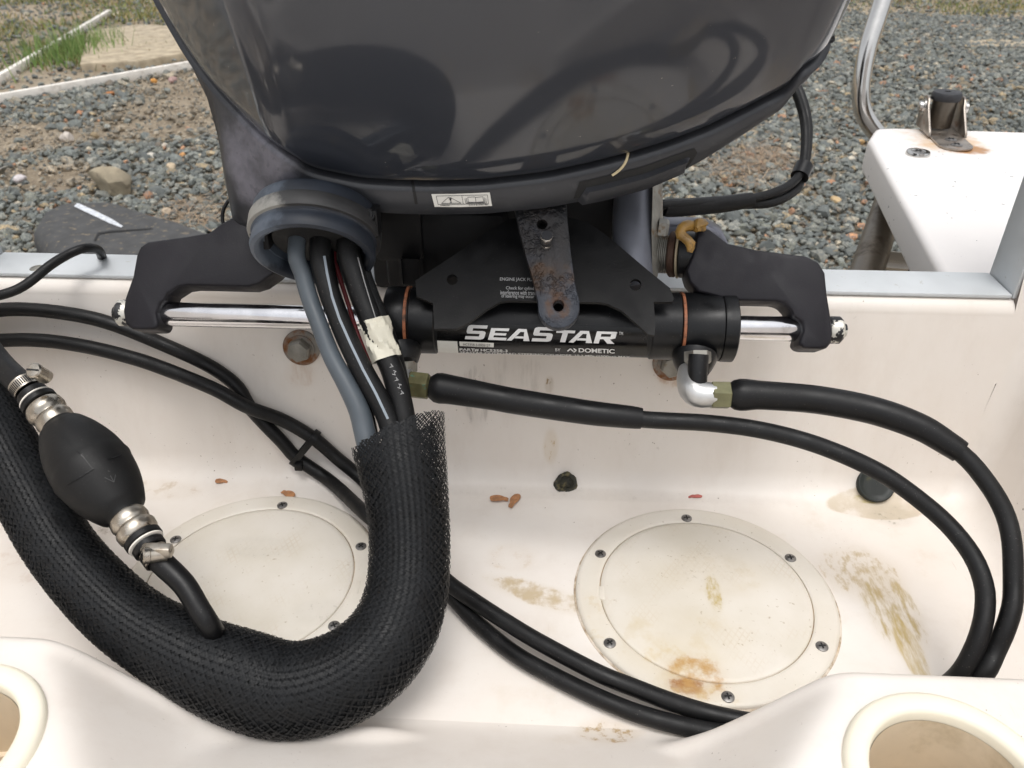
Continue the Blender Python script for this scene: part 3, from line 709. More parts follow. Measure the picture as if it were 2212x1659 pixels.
def text2d(s, offset=0., shear=0., space=1.):
    cu = bpy.data.curves.new('t', 'FONT'); cu.body = s; cu.offset = offset; cu.shear = shear; cu.space_character = space; cu.resolution_u = 3
    o = bpy.data.objects.new('t', cu); COL.objects.link(o); bpy.context.view_layer.update()
    me = bpy.data.meshes.new_from_object(o.evaluated_get(bpy.context.evaluated_depsgraph_get()))
    V = np.array([v_.co[:2] for v_ in me.vertices]); Fc = [list(p_.vertices) for p_ in me.polygons]
    bpy.data.objects.remove(o); bpy.data.curves.remove(cu); bpy.data.meshes.remove(me)
    V -= V.min(0); V /= V.max(0); return V, Fc
def lettering(name, s, quad, b, mat, parent, eps=.0007, cuts=5, **k):
    V, Fc = text2d(s, **k); bm = bmesh.new(); vs = [bm.verts.new((x, y, 0)) for x, y in V]
    for f in Fc:
        try: bm.faces.new([vs[i] for i in f])
        except ValueError: pass
    for j in range(1, cuts+1):
        bmesh.ops.bisect_plane(bm, geom=list(bm.verts)+list(bm.edges)+list(bm.faces), plane_co=(0, j/(cuts+1), 0), plane_no=(0, 1, 0))
    V, Fc = from_bm(bm); bl, br, tr, tl = [np.array(q, float) for q in quad]; O = []
    for x, y, _ in V:
        q = (bl*(1-x)+br*x)*(1-y)+(tl*(1-x)+tr*x)*y; h_ = hit(b, q[0], q[1], eps)
        O.append(h_ if h_ is not None else (O[-1] if O else np.zeros(3)))
    return mk(name, O, Fc, mat, parent, smooth=False)
# latch cover let into the pan, joint line, warning sticker
ls = patch('latch_recess', ([(1252, 392), (1290, 384), (1390, 359), (1500, 319), (1506, 329)], [(1234, 440), (1300, 428), (1400, 398), (1480, 366), (1497, 344)]), M['black'], motor, bpan, .0006, 0, 24, 5)
lc = patch('latch_cover', ([(1266, 404), (1300, 397), (1390, 374), (1470, 344), (1493, 336)], [(1243, 439), (1300, 428), (1395, 402), (1462, 372), (1480, 360)]), M['pan'], motor, bpan, .0045, .0042, 28, 7, 60)
patch('joint_line', ([(885.5, 382), (892, 382)], [(896.5, 440), (902.5, 440)]), M['black'], motor, bpan, .0005, 0, 2, 8)
lab = patch('warning_sticker', ([(932, 418.5), (985, 418), (1058, 415)], [(939, 446), (995, 446.5), (1063, 444)]), M['sticker'], motor, bpan, .0005, 0, 14, 5)
bl_ = bvh(lab)
def lp(u, v): # sticker coordinates 0..1
    t = np.array([932, 418.5])*(1-u)+np.array([1060, 415.5])*u; b_ = np.array([939, 446])*(1-u)+np.array([1063, 444])*u; q = t*(1-v)+b_*v; return (q[0], q[1])
pol = strokes([[lp(*q) for q in l] for l in [
    [(.07, .17), (.94, .17), (.94, .84), (.07, .84), (.07, .17)], [(.505, .17), (.505, .84)],
    [(.13, .76), (.27, .3), (.30, .3), (.47, .76), (.13, .76)],
    [(.60, .32), (.72, .30), (.73, .34), (.86, .30), (.86, .68), (.73, .72), (.60, .70), (.60, .32)], [(.73, .34), (.73, .72)],
    [(.575, .38), (.575, .73), (.88, .73), (.88, .36)], [(.55, .42), (.55, .78), (.905, .78), (.905, .42)]]], .9)
pol += [[lp(.275, .36), lp(.325, .36), lp(.305, .58), lp(.295, .58)], [lp(.285, .63), lp(.315, .63), lp(.315, .70), lp(.285, .70)]]
shape2d('pictogram', pol, bl_, M['print_dark'], lab, .0004)
lettering('lettering', 'YAMAHA', [lp(.10, .955), lp(.27, .955), lp(.27, .875), lp(.10, .875)], bl_, M['print_dark'], lab, .0004, 0, offset=.02)
lettering('lettering', '6AH-81996-00', [lp(.60, .955), lp(.93, .955), lp(.93, .875), lp(.60, .875)], bl_, M['print_dark'], lab, .0004, 0, offset=.02)
# rigging boot on the left
BA = np.array([.03, -.80, -.60]); BA /= np.linalg.norm(BA); BC = P(676, 556, d=.552)
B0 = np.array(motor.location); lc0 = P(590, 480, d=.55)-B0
M['boot'] = pale_patched('blue grey rubber boot', (.016, .021, .031), (.10, .122, .155), lc0, (.050, .05, .05), .5)
M['band'] = pale_patched('clamp band', (.025, .025, .026), (.34, .33, .30), P(600, 520, d=.55)-B0, (.078, .06, .06), .5)
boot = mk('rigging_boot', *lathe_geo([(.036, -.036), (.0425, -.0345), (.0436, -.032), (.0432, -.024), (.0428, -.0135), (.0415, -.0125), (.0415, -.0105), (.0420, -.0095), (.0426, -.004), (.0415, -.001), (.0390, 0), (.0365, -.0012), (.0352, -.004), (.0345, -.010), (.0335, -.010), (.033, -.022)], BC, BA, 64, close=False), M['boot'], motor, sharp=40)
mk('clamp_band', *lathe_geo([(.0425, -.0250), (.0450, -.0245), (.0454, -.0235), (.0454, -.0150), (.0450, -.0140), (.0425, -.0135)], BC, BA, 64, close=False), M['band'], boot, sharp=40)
mk('grommet', *lathe_geo([(.0335, -.016), (.030, -.016), (.0285, -.010), (.0001, -.010)], BC-BA*.002, BA, 40, close=False), simple('grommet face', (.007, .007, .007), .7, 0, .2, 60, .2, 300), boot)
_, bx, by = axes(BA)
for q, d in (((556, 492), .548), ((795, 466), .545)):
    c_ = P(*q, d=d)
    mk('clamp_bolt', *lathe_geo([(.0055, -.009), (.0055, .0), (.0048, .002), (.0040, .0022), (.0038, .0032), (.001, .0034)], c_, (0, -.75, .66), 14, close=True), M['pan_dark'], boot)
    mk('clamp_lug', *bev_box(c_+np.array([-.0065, -.001, -.016]), c_+np.array([.0065, .012, .004]), .0015), M['pan_dark'], boot)
# castings under the pan
mk('swivel_housing', *bev_box((-.135, .60, .19), (-.035, .72, .262), .008), M['pan_dark'], motor)
mk('swivel_housing', *bev_box((-.15, .618, .185), (.052, .80, .29), .006), M['pan_dark'], motor)
mk('casting_block', *bev_box(P(868, 566, Y=.590), P(908, 606, Y=.590)+np.array([0, .04, 0]), .003), M['pan_dark'], motor)
mk('casting_block', *bev_box(P(800, 478, Y=.596)+np.array([0, 0, -.036]), P(912, 478, Y=.596)+np.array([0, .05, .02]), .006), M['pan_dark'], motor)
for q, w in (((955, 470), .010), ((1010, 478), .012)):
    c_ = P(*q, Y=.615); mk('linkage_pin', *lathe_geo([(.003, 0), (.003, .014), (.0045, .0145), (.0045, .02)], c_, (1, 0, .1), 12), M['dull'], motor)
# clamp bracket, right
cb = mk('clamp_bracket', *tube_geo([P(1376, 350, d=.640), P(1372, 400, d=.634), P(1367, 480, d=.624), P(1367, 560, d=.616), P(1374, 625, d=.612)], [.0155, .0160, .0158, .0150, .0142], 28, step=.006), M['casting'], motor)
mk('bracket_wall', *slab_geo([P(1330, 395, Y=.675), P(1420, 360, Y=.675), P(1424, 590, Y=.675), P(1335, 600, Y=.675)], (0, .10, .02), .006, 3), M['casting'], cb)
sd_ = [P(1410, 402, d=.612), P(1417, 380, d=.625), P(1430, 372, d=.64), P(1432, 470, d=.635), P(1428, 560, d=.62), P(1420, 606, d=.612), P(1409, 608, d=.607), P(1407, 500, d=.607)]
mk('bracket_plate', *slab_geo(sd_, (.004, .05, .01), .0015, 2), M['dull'], cb)
mk('bolt', *lathe_geo([(.0098, 0), (.0098, .006), (.0085, .008), (.0001, .0082)], P(1421, 498, d=.628), (1, -.12, -.05), 6, close=True), M['dull'], cb, sharp=20)
mk('bracket_web', *slab_geo([P(1436, 486, Y=.70), P(1530, 489, Y=.70), P(1562, 505, Y=.70), P(1580, 540, Y=.70), P(1436, 575, Y=.70)], (0, .025, 0), .004, 3), simple('pale grey casting', (.17, .175, .21), .45, .3, .12, 30, .05, 250), cb)
mk('bracket_rib', *slab_geo([P(1232, 425, Y=.63), P(1303, 400, Y=.63), P(1303, 540, Y=.63), P(1260, 560, Y=.63)], (0, .08, .0), .003, 2), M['pan_dark'], motor)
# midsection down to the ground behind the transom
mk('midsection', *slab_geo([(-.08, .72, .22), (.08, .72, .22), (.07, .95, .22), (-.07, .95, .22)], (0, .12, -.75), .02, 3), M['pan'], motor)
mk('gearcase', *tube_geo([(0, .70, -.60), (0, .80, -.615), (0, .98, -.63), (0, 1.12, -.64)], [.012, .05, .055, .04], 20, step=.03), M['pan'], motor)
mk('skeg', *slab_geo([(.004, .80, -.62), (.004, 1.05, -.62), (.004, 1.10, -.755), (.004, .98, -.755)], (-.008, 0, 0), .002, 1), M['pan'], motor)
# tilt tube thread and spacer on the right
ta, tb = P(1412, 548, d=.632), P(1500, 552, d=.622); tdir = tb-ta; tl_ = np.linalg.norm(tdir)
pr = []
for k in range(9): t = .002+k*.0014; pr += [(.0135, t), (.0150, t+.0005), (.0150, t+.0009), (.0135, t+.0013)]
tt = mk('tilt_tube', *lathe_geo([(.0135, -.004)]+pr+[(.0135, .020), (.0135, tl_)], ta, tdir, 32), M['dull'], motor, sharp=30)
nut_c = P(1446, 549, d=.628)
mk('tilt_nut', *lathe_geo([(.0165, 0), (.0178, .0012), (.0178, .005), (.0155, .0062)], nut_c, tdir, 36), simple('rust brown nut', (.05, .025, .015), .6, .3, .4, 80, .5, 200), tt)
mk('lock_washer', *lathe_geo([(.0180, .0), (.0185, .0005), (.0185, .0012), (.0175, .0017)], nut_c+tdir/tl_*.0065, tdir, 36), simple('tan washer', (.36, .30, .20), .5), tt)
mk('spacer', *lathe_geo([(.0172, .0), (.0180, .001), (.0180, .016), (.0165, .022)], nut_c+tdir/tl_*.0085, tdir, 36), M['cyl'], tt)

# ================================================================== STEERING CYLINDER
CYA = np.array([0, .546, .1955])                       # axis line along X
cyl = thing('steering_cylinder', tuple(CYA-np.array([0, 0, .03])), 'black hydraulic steering cylinder with chrome rod and white lettering', 'hydraulic cylinder')
def cyx(vx, vy=700): return PL(vx, vy, CYA, FW*0+np.array([0, .79, -.61]))[0]
xa, xb = cyx(872), cyx(1480, 715)
def xlathe(name, x0, prof, mat, parent=cyl, seg=48, sharp=35):
    return mk(name, *lathe_geo(prof, (x0, CYA[1], CYA[2]), (1, 0, 0), seg), mat, parent, sharp=sharp)
XLa, XRb = cyx(835, 690), cyx(1584, 712)
xg0, xg1 = cyx(884, 695), cyx(1471, 712)
barrel = xlathe('barrel', xg0, [(.0246, 0), (.0246, xg1-xg0)], M['cyl'], seg=72)
gl = xlathe('end_gland', XLa, [(.020, 0), (.0252, .002), (.0258, .006), (.0258, xg0-XLa-.002), (.0250, xg0-XLa)], M['cyl'])
gr = xlathe('end_gland', xg1, [(.0248, 0), (.0258, .0015), (.0258, .028), (.0250, .029)], M['cyl'])
xlathe('end_cap', xg1+.0285, [(.0238, 0), (.0260, .0005), (.0263, .002), (.0263, XRb-xg1-.0295), (.0245, XRb-xg1-.0285), (.011, XRb-xg1-.028)], M['cyl'])
for xo in (xg0, xg1-.001): xlathe('seal_ring', xo-.0009, [(.0250, 0), (.0262, .0002), (.0262, .0022), (.0250, .0024)], M['orange'])
# clamp collars that carry the tiller plate
col1 = xlathe('collar', xg0+.0022, [(.0248, 0), (.0257, .001), (.0257, .0195), (.0246, .0205)], M['cyl'])
col2 = xlathe('collar', xg1-.0245, [(.0246, 0), (.0257, .001), (.0257, .0215), (.0248, .0225)], M['cyl'])
# port bosses under the glands
for q, q2, w in (((1500, 770), (1498, 803), .0115), ((862, 765), (872, 790), .010)):
    mk('port_boss', *tube_geo([P(*q, d=.600), P((q[0]+q2[0])/2, (q[1]+q2[1])/2, d=.597), P(*q2, d=.594)], [.017, .015, w], 20, step=.004), M['cyl'], cyl)
# rod, support arms, nuts
xn0, xn1 = cyx(252, 672), cyx(1822, 717)
rod = xlathe('rod', xn0+.008, [(.0090, 0), (.0095, .001), (.0095, xn1-xn0-.017), (.0090, xn1-xn0-.016)], M['chrome'], seg=48)
M['chip'] = simple('chipped paint nut', (.02, .02, .022), .4, .3, .2, 60, .1, 300, color2=(.62, .60, .54), thr=(.50, .53), c2s=95)
for x0, s in ((xn0+.012, -1), (xn1-.012, 1)):
    mk('rod_nut', *lathe_geo([(.0098, 0), (.0105, .0012), (.0105, .0085), (.0085, .0105), (.0052, .0108), (.0050, .0135), (.0001, .014)], (x0, CYA[1], CYA[2]), (s, 0, 0), 16, close=False), M['chip'], cyl, sharp=30)
LA = [(596, 500), (560, 482), (527, 474), (507, 466), (477, 482), (451, 502), (390, 512), (318.6, 521.5), (302, 531.5), (294, 551), (285.5, 597.6), (269, 644), (265, 672), (269, 700), (285.5, 711.7), (335, 711.7), (343, 700), (338, 675), (345, 655), (355, 648), (361.6, 634), (385, 619), (404.5, 616), (537, 619), (560, 612), (588, 592), (610, 570)]
RA = [(1508, 487.6), (1533.5, 494.6), (1573, 524.7), (1633, 538.5), (1742, 552.4), (1770, 566), (1783.5, 589.5), (1788, 636), (1797.5, 694), (1800, 720), (1797, 740), (1786, 754), (1737, 753), (1725, 742), (1735, 715), (1733, 695), (1714, 684), (1709.5, 670.5), (1695.6, 655), (1677, 651), (1577.5, 648.5), (1533.5, 636), (1510, 630), (1490, 608), (1482.6, 585), (1501, 535)]
AN = np.array([0, .52, -.85]); AN /= np.linalg.norm(AN)     # the arms' broad faces lean back towards the tilt tube
APT = CYA+np.array([0, -.012, .004])
def arm(poly):
    pts = [PL(x, y, APT+np.array([0, 0, .004]), (0, .80, -.60)) for x, y in poly]
    return slab_geo(pts, np.array([0, .80, -.60])*.026, .0095, 3)
for nm, poly in (('support_arm', LA), ('support_arm', RA)): mk(nm, *arm(poly), M['arm'], cyl, sharp=27)
# tiller plate: thin black triangular plate with two holes
PP0 = P(1150, 600, d=.585); PN = np.array([0, .55, -.835])
def pp(x, y): return PL(x, y, PP0, PN)
def circ2(cx, cy, rx, n=20): return [(cx+rx*cos(t), cy+rx*sin(t)) for t in np.linspace(0, 2*pi, n, endpoint=False)]
TP = [(897, 606), (985, 548), (1062, 494), (1098, 474), (1130, 468), (1230, 470), (1270, 480), (1310, 508), (1400, 584), (1447, 622), (1456, 645), (1452, 652), (1412, 652), (1416, 700), (1414, 724), (1400, 722), (1376, 700), (1342, 670), (1312, 656), (1295, 653), (1100, 649), (1080, 652), (1052, 668), (1012, 698), (985, 710), (938, 710), (935, 655), (900, 640)]
mk('tiller_plate', *holed_slab([pp(*q) for q in TP], [[pp(*q) for q in circ2(977, 604, 11.5)], [pp(*q) for q in circ2(1373, 615, 12.5)]], np.array([0, .55, -.835])*.003, 0), M['plate'], cyl, smooth=False)
tpo = [o for o in GEO if o.name.startswith('tiller_plate')][0]; btp = bvh(tpo)
for s, q in (('ENGINE JACK PLATE', (1080, 609, 1164, 600)), ('Check for cylinder', (1093, 628, 1162, 619)), ('interference with transom', (1081, 637, 1168, 627.5)), ('of steering may occur', (1083, 645.5, 1154, 636))):
    x0, y0, x1, y1 = q
    lettering('lettering', s, [(x0, y0), (x1, y0+1.5), (x1, y1+1.5), (x0, y1)], btp, M['print_grey'], cyl, .0005, 0, offset=.008)
# the decal wrapped round the barrel
bb = bvh(barrel)
dec = patch('decal', ([(945, 700), (1150, 700), (1398, 708)], [(944, 761.5), (1150, 766.5), (1398, 774)]), M['label_black'], cyl, bb, .0003, 0, 24, 12)
L_ = dict(cuts=7)
def lq(x0, y0, x1, y1, h): return [(x0, y0), (x1, y1), (x1, y1-h), (x0, y0-h)]
M_ = M['print']
def glyphs(polys, x0, y0, w, h, slope, name, sh=.3):
    """bold slanted capitals drawn as strokes on a 0..1 grid"""
    out = []
    for p_ in polys:
        out.append([(x0+(u*w+sh*v_*h), y0+slope*(u*w)-v_*h) for u, v_ in p_])
    return out
def quadstrip(pts, th, tv):
    return pts
B_ = .23; TV = .22
GL = {
 'E': [[(0, 0), (.26, 0), (.26, 1), (0, 1)], [(.26, 0), (1, 0), (1, .22), (.26, .22)], [(.26, .40), (.92, .40), (.92, .60), (.26, .60)], [(.26, .78), (1, .78), (1, 1), (.26, 1)]],
 'A': [[(0, 0), (.22, 0), (.50, .75), (.36, 1)], [(.36, 1), (.50, .75), (.66, .75), (.72, 1)], [(.66, .75), (.73, 0), (1, 0), (.72, 1)], [(.31, .2), (.71, .2), (.69, .38), (.37, .38)]],
 'T': [[(0, .77), (1, .77), (1, 1), (0, 1)], [(.35, 0), (.64, 0), (.64, .77), (.35, .77)]],
 'R': [[(0, 0), (.25, 0), (.25, 1), (0, 1)], [(.25, .80), (.78, .80), (.96, .84), (1, .92), (.94, 1), (.25, 1)], [(.25, .36), (.76, .36), (.97, .46), (.97, .92), (.72, .80), (.72, .58), (.25, .56)], [(.42, .36), (.72, .36), (1.0, 0), (.66, 0)]],
 'S': [[(0, 0), (.82, 0), (.96, .06), (1, .16), (1, .22), (0, .22)], [(.70, .22), (1, .22), (1, .48), (.94, .56), (.82, .60), (.70, .60)], [(.05, .40), (.70, .40), (.70, .60), (.05, .60)], [(-.02, .52), (.05, .40), (.28, .60), (.28, .78), (-.02, .78)], [(-.02, .78), (1, .78), (1, 1), (.14, 1), (.02, .95), (-.02, .86)]],
}
pol = []
slope = .0315
for ch, x0, w, h in (('S', 1004, 41, 30), ('E', 1054, 39, 25), ('A', 1094, 50, 25), ('S', 1148, 42, 30), ('T', 1195.5, 40, 25), ('A', 1228, 51, 25), ('R', 1282, 45, 25)):
    pol += glyphs(GL[ch], x0, 731.5+slope*(x0-1004), w, h, slope, ch)
# split each polygon into horizontal slices so that it follows the round barrel
def slice_polys(pol, dy=3.0):
    bm = bmesh.new()
    for p_ in pol:
        try: bm.faces.new([bm.verts.new((x, y, 0)) for x, y in p_])
        except ValueError: pass
    ys = [v_.co.y for v_ in bm.verts]; y = min(ys)
    while y < max(ys):
        bmesh.ops.bisect_plane(bm, geom=list(bm.verts)+list(bm.edges)+list(bm.faces), plane_co=(0, y, 0), plane_no=(0, 1, 0)); y += dy
    V, Fc = from_bm(bm); return [[(V[i][0], V[i][1]) for i in f] for f in Fc]
shape2d('lettering', slice_polys(pol), bb, M['print'], dec, .0007)
for s, x0, y0, x1, y1, h, o_ in (('TM', 1337, 723, 1345.5, 723.3, 6.5, .0), ('BY', 1199.5, 757, 1210.5, 757.4, 6, 0), ('DOMETIC', 1250, 759.5, 1327.5, 762, 9.2, .03),
                                 ('PART# HC5358-3', 993, 756.4, 1096.5, 759.7, 6.0, .025), ('SEASTAR OUTBOARD STEERING CYLINDER', 994, 761.4, 1236, 768.2, 4.2, .02), ('10.3 MPa (1500psi) MAX.', 1242, 768.3, 1363, 772.0, 4.2, .02)):
    lettering('lettering', s, lq(x0, y0, x1, y1, h), bb, M['print'], dec, .0007, 3, offset=o_)
pol = strokes([[(1226, 757), (1232, 752), (1238, 757)], [(1239, 751.5), (1245, 755), (1239, 759)]], 2.6)
shape2d('emblem', slice_polys(pol), bb, M['print'], dec, .0007)
sk = patch('serial_sticker', ([(992.4, 736.5), (1067, 739.5)], [(993.5, 746), (1066.5, 748.8)]), M['sticker'], dec, bb, .0007, 0, 10, 5)
sq = patch('blank_sticker', ([(944.5, 734.5), (988, 736)], [(946.5, 759.5), (990, 761)]), M['sticker'], dec, bb, .0007, 0, 6, 8)
lettering('lettering', 'HC5358-3-0005127', lq(1001, 744.3, 1059, 746.6, 5.2), bb, M['print_dark'], sk.parent, .0012, 2, offset=.0)
# fittings: bleeder with rubber cap, elbows
fc = P(1507, 768, d=.578)
bn = mk('bleeder', *lathe_geo([(.0098, 0), (.0098, .007), (.0085, .0085), (.0001, .009)], P(1507, 760, d=.582), (.02, -.62, -.78), 6, close=True), M['dull'], cyl, sharp=20)
mk('bleeder_cap', *lathe_geo([(.0072, .0), (.0074, .002), (.0070, .022), (.0055, .027), (.0025, .0285), (.0001, .0288)], P(1509, 766, d=.578), (-.03, -.55, -.83), 24, close=False), M['cyl'], bn)
def elbow(pts, r, d, mat=M['alu']):
    return mk('elbow_fitting', *tube_geo([P(x, y, d=dd) for (x, y), dd in zip(pts, d)], r, 20, step=.003), mat, cyl)
elbow([(1492, 798), (1491, 820), (1497, 842), (1512, 852), (1545, 853)], [.0088, .0098, .0102, .0098, .0088], [.590, .585, .580, .577, .576])
elbow([(866, 778), (868, 800), (876, 822), (890, 832)], [.006, .0075, .0085, .0085], [.60, .596, .592, .59])
mk('pipe_nut', *lathe_geo([(.0115, 0), (.0115, .008), (.010, .0095)], P(868, 778, d=.598), (.02, -.4, -.9), 6), M['dull'], cyl, sharp=20)

# steering arm of the motor, in front of the cylinder
AP0 = P(1205, 660, d=.560); APN = np.array([0, .50, -.866])
AA0 = P(1168, 470, d=.570)
ed = AA0-AP0; APN = np.cross(np.array([1, 0, 0]), ed); APN /= np.linalg.norm(APN)
if APN @ FW < 0: APN = -APN
def ap(x, y): return PL(x, y, AP0, APN)
z2 = lambda x, y: (900+x, y)
ARM = [(1109, 440), (1224, 440), (1226, 470), (1233, 540), (1243, 615), (1252, 650), (1252, 672)]+[(1207+45*cos(t), 664+45*sin(t)) for t in np.linspace(.2, pi-.2, 11)]+[(1161, 650), (1150, 600), (1136, 556), (1122, 500)]
hole1 = [ap(1171+11*cos(t), 484+9.5*sin(t)) for t in np.linspace(0, 2*pi, 18, endpoint=False)]
hole2 = [ap(1206.5+11.3*cos(t), 660+12*sin(t)) for t in np.linspace(0, 2*pi, 18, endpoint=False)]
B0 = np.array(motor.location)
nt = M['armsteel'].node_tree; b = nt.nodes['Principled BSDF']; v = coord(nt)
c = mixc(nt, ramp(nt, noise(nt, v, 60, 5), .35, .65), (.026, .031, .042), (.045, .052, .066))
c = stain(nt, c, ap(1168, 500)-B0, (.03, .05, .05), (.008, .009, .0105), scale=60, thr=(.25, .45), amount=.9, edge=.8)
c = stain(nt, c, ap(1188, 600)-B0, (.03, .018, .02), (.058, .030, .014), scale=60, thr=(.36, .54), amount=.85)
c = stain(nt, c, ap(1205, 662)-B0, (.0135, .018, .015), (.065, .029, .012), scale=110, thr=(.36, .54), amount=.9)
c = stain(nt, c, ap(1168, 540)-B0, (.03, .05, .05), (.06, .028, .012), scale=130, thr=(.60, .72), amount=.5)
nt.links.new(c, b.inputs['Base Color']); b.inputs['Roughness'].default_value = .5; b.inputs['Metallic'].default_value = .2
bump(nt, b, noise(nt, v, 420, 3), .35, .0012); bump(nt, b, mth(nt, 'MULTIPLY', ramp(nt, noise(nt, v, 330, 2), .45, .65), ramp(nt, noise(nt, v, 45, 2), .45, .6)), .7, .0012)
sarm = mk('steering_arm', *holed_slab([ap(*q) for q in ARM], [hole1, hole2], APN*.011, .0012), M['armsteel'], motor, sharp=40)
sa_ = np.array([.02, -.52, .85]); sa_ /= np.linalg.norm(sa_); sb = ap(1180, 526)+APN*.002
st_ = mk('stud', *lathe_geo([(.0046, -.004), (.0047, .001), (.0045, .0016), (.0047, .0022), (.0045, .0028), (.0047, .0034), (.0047, .0095), (.0042, .0105), (.0001, .0106)], sb, sa_, 28, close=False), M['stainless'], sarm, sharp=30)
mk('stud_end', *lathe_geo([(.0040, .0), (.0038, .0005), (.0001, .0006)], sb+sa_*.0106, sa_, 24, close=False), M['plugcap'], sarm)

# grease worms squeezed out at the right arm
gp = [(1500, 490, .600), (1488, 487, .597), (1474, 492, .595), (1470, 506, .594), (1482, 516, .592), (1492, 528, .591), (1490, 545, .592)]
mk('grease', *tube_geo([P(x, y, d=d) for x, y, d in gp], [.0035, .0042, .004, .0042, .0035, .0038, .002], 12, step=.003), M['grease'], None, label='yellow ribbon of old grease squeezed out beside the right support arm', cat='grease')
v, f = rock_geo(P(1512, 485, d=.598), (.010, .006, .0045), 21, 3, 1.0)
mk('grease', v, f, M['grease'], None, label='crumbly yellow grease lump on top of the right support arm', cat='grease')

# ================================================================== HOSES
def hose_pts(l): return [(PW(x, y, kw['w']) if 'w' in kw else P(x, y, **kw)) for x, y, kw in l]
def Wl(w): return dict(w=w)
def Z(z): return dict(z=z)
def D(d): return dict(d=d)
R = .0062
# hose one: from the right elbow, round the right end, behind the lobe, back under the braided sleeve to the left
h1 = [(1560, 853, D(.576)), (1649, 853, D(.574)), (1768, 863, D(.570)), (1887, 886, D(.562)), (1986, 922, D(.555)), (2074, 978, D(.548)), (2125, 1033, D(.543)), (2165, 1097, D(.538)), (2185, 1165, D(.532)), (2189, 1262, D(.527)), (2186, 1312, D(.523)), (2170, 1363, D(.522)), (2151, 1405, D(.524)), (2126, 1455, Z(.05)), (2080, 1495, Z(.030)), (2000, 1545, Z(.012)), (1850, 1580, Z(.010)),
      (1700, 1590, Z(.010)), (1591, 1586, Z(.008)), (1531, 1580, Z(.008)), (1450, 1562, Z(.008)), (1369, 1538, Z(.008)), (1288, 1505, Z(.008)), (1200, 1462, Z(.008)), (1116, 1415, Z(.008)), (1041, 1355, Z(.008)), (980, 1292, Z(.008)), (900, 1200, Z(.012)), (790, 1110, Z(.025)), (720, 1053, Wl(.008)), (646, 981, Wl(.0075)), (616, 948, Wl(.0075)), (550, 878, Wl(.0075)), (517, 826, Wl(.0075)), (456, 782, Wl(.0075)), (357, 734, Wl(.009)), (258, 693, Wl(.010)), (179, 673, Wl(.010)), (79, 661, Wl(.010)), (0, 664, Wl(.010)), (-120, 690, Wl(.012)), (-200, 720, Wl(.02))]
h2 = [(905, 833, D(.590)), (972, 841, D(.588)), (1120, 868, D(.585)), (1269, 891, D(.582)), (1391, 906, D(.580)), (1530, 914, D(.578)), (1649, 930, D(.575)), (1768, 962, D(.570)), (1887, 1013, D(.562)), (1967, 1065, D(.556)), (2046, 1132, D(.548)), (2100, 1200, D(.540)), (2125, 1262, D(.533)), (2128, 1312, D(.528)), (2120, 1358, D(.525)), (2103, 1405, D(.525)), (2075, 1453, Z(.045)), (2030, 1490, Z(.025)), (1950, 1530, Z(.010)), (1800, 1565, Z(.010)), (1690, 1567, Z(.009)),
      (1612, 1558, Z(.009)), (1531, 1541, Z(.010)), (1450, 1516, Z(.012)), (1369, 1485, Z(.012)), (1288, 1452, Z(.014)), (1167, 1388, Z(.016)), (1091, 1342, Z(.018)), (1015, 1292, Z(.020)), (960, 1251, Z(.022)), (880, 1170, Z(.028)), (800, 1065, Wl(.008)), (735, 983, Wl(.008)), (682, 938, Wl(.008)), (616, 898, Wl(.009)), (550, 859, Wl(.020)), (484, 820, Wl(.022)), (377, 784, Wl(.016)), (298, 761, Wl(.013)), (198, 738, Wl(.012)), (99, 725, Wl(.012)), (0, 727, Wl(.012)), (-120, 750, Wl(.012)), (-200, 790, Wl(.02))]
sh1 = thing('steering_hose', P(1591, 853, d=.576), 'black steering hose on the right elbow whose fat cover bends round the right end', 'hose')
mk('hose_body', *tube_geo(hose_pts(h1), R, 18, step=.006), M['rubber'], sh1, sharp=0)
def cover(l, rad, parent):
    p_ = [P(x, y, d=d) for x, y, d in l]
    mk('hose_cover', *tube_geo(p_, rad, 24, step=.004), M['rubber_soft'], parent, sharp=50)
cover([(1574, 853, .576), (1590, 853, .576), (1612, 853, .5755), (1649, 854, .574), (1768, 864, .570), (1887, 887, .562), (1986, 922, .555), (2050, 960, .550), (2074, 976, .548)], [.0080, .0112, .0115, .0104, .0101, .0099, .0094, .0085, .0080], sh1)
sh2 = thing('steering_hose', P(915, 833, d=.59), 'black steering hose on the left fitting with straight fat cover under the cylinder', 'hose')
mk('hose_body', *tube_geo(hose_pts(h2), R, 18, step=.006), M['rubber'], sh2, sharp=0)
cover([(929, 836, .589), (945, 838, .5885), (975, 842, .588), (1060, 857, .5865), (1120, 868, .585), (1269, 891, .582), (1360, 901, .5805), (1386, 904, .580)], [.0080, .0113, .0108, .0097, .0095, .0090, .0083, .0076], sh2)
def hexnut(c0, c1, r, mat, parent):
    a_ = c1-c0; L = np.linalg.norm(a_)
    mk('hose_nut', *lathe_geo([(r*.86, 0), (r, .0012), (r, L*.80), (r*.90, L*.84), (r*.72, L*.86), (r*.72, L)], c0, a_, 6, ph=.35), mat, parent, sharp=20)
hexnut(P(883, 830, d=.590), P(934, 836, d=.589), .0104, M['brass'], sh2)
hexnut(P(1533, 853, d=.5765), P(1584, 854, d=.576), .0104, M['brass2'], sh1)
mk('silver_shank', *lathe_geo([(.0088, 0), (.0088, .007), (.0075, .0072), (.0075, .0085)], P(868, 829, d=.591), (1, 0, 0), 6, ph=.2), M['alu'], sh2, sharp=20)
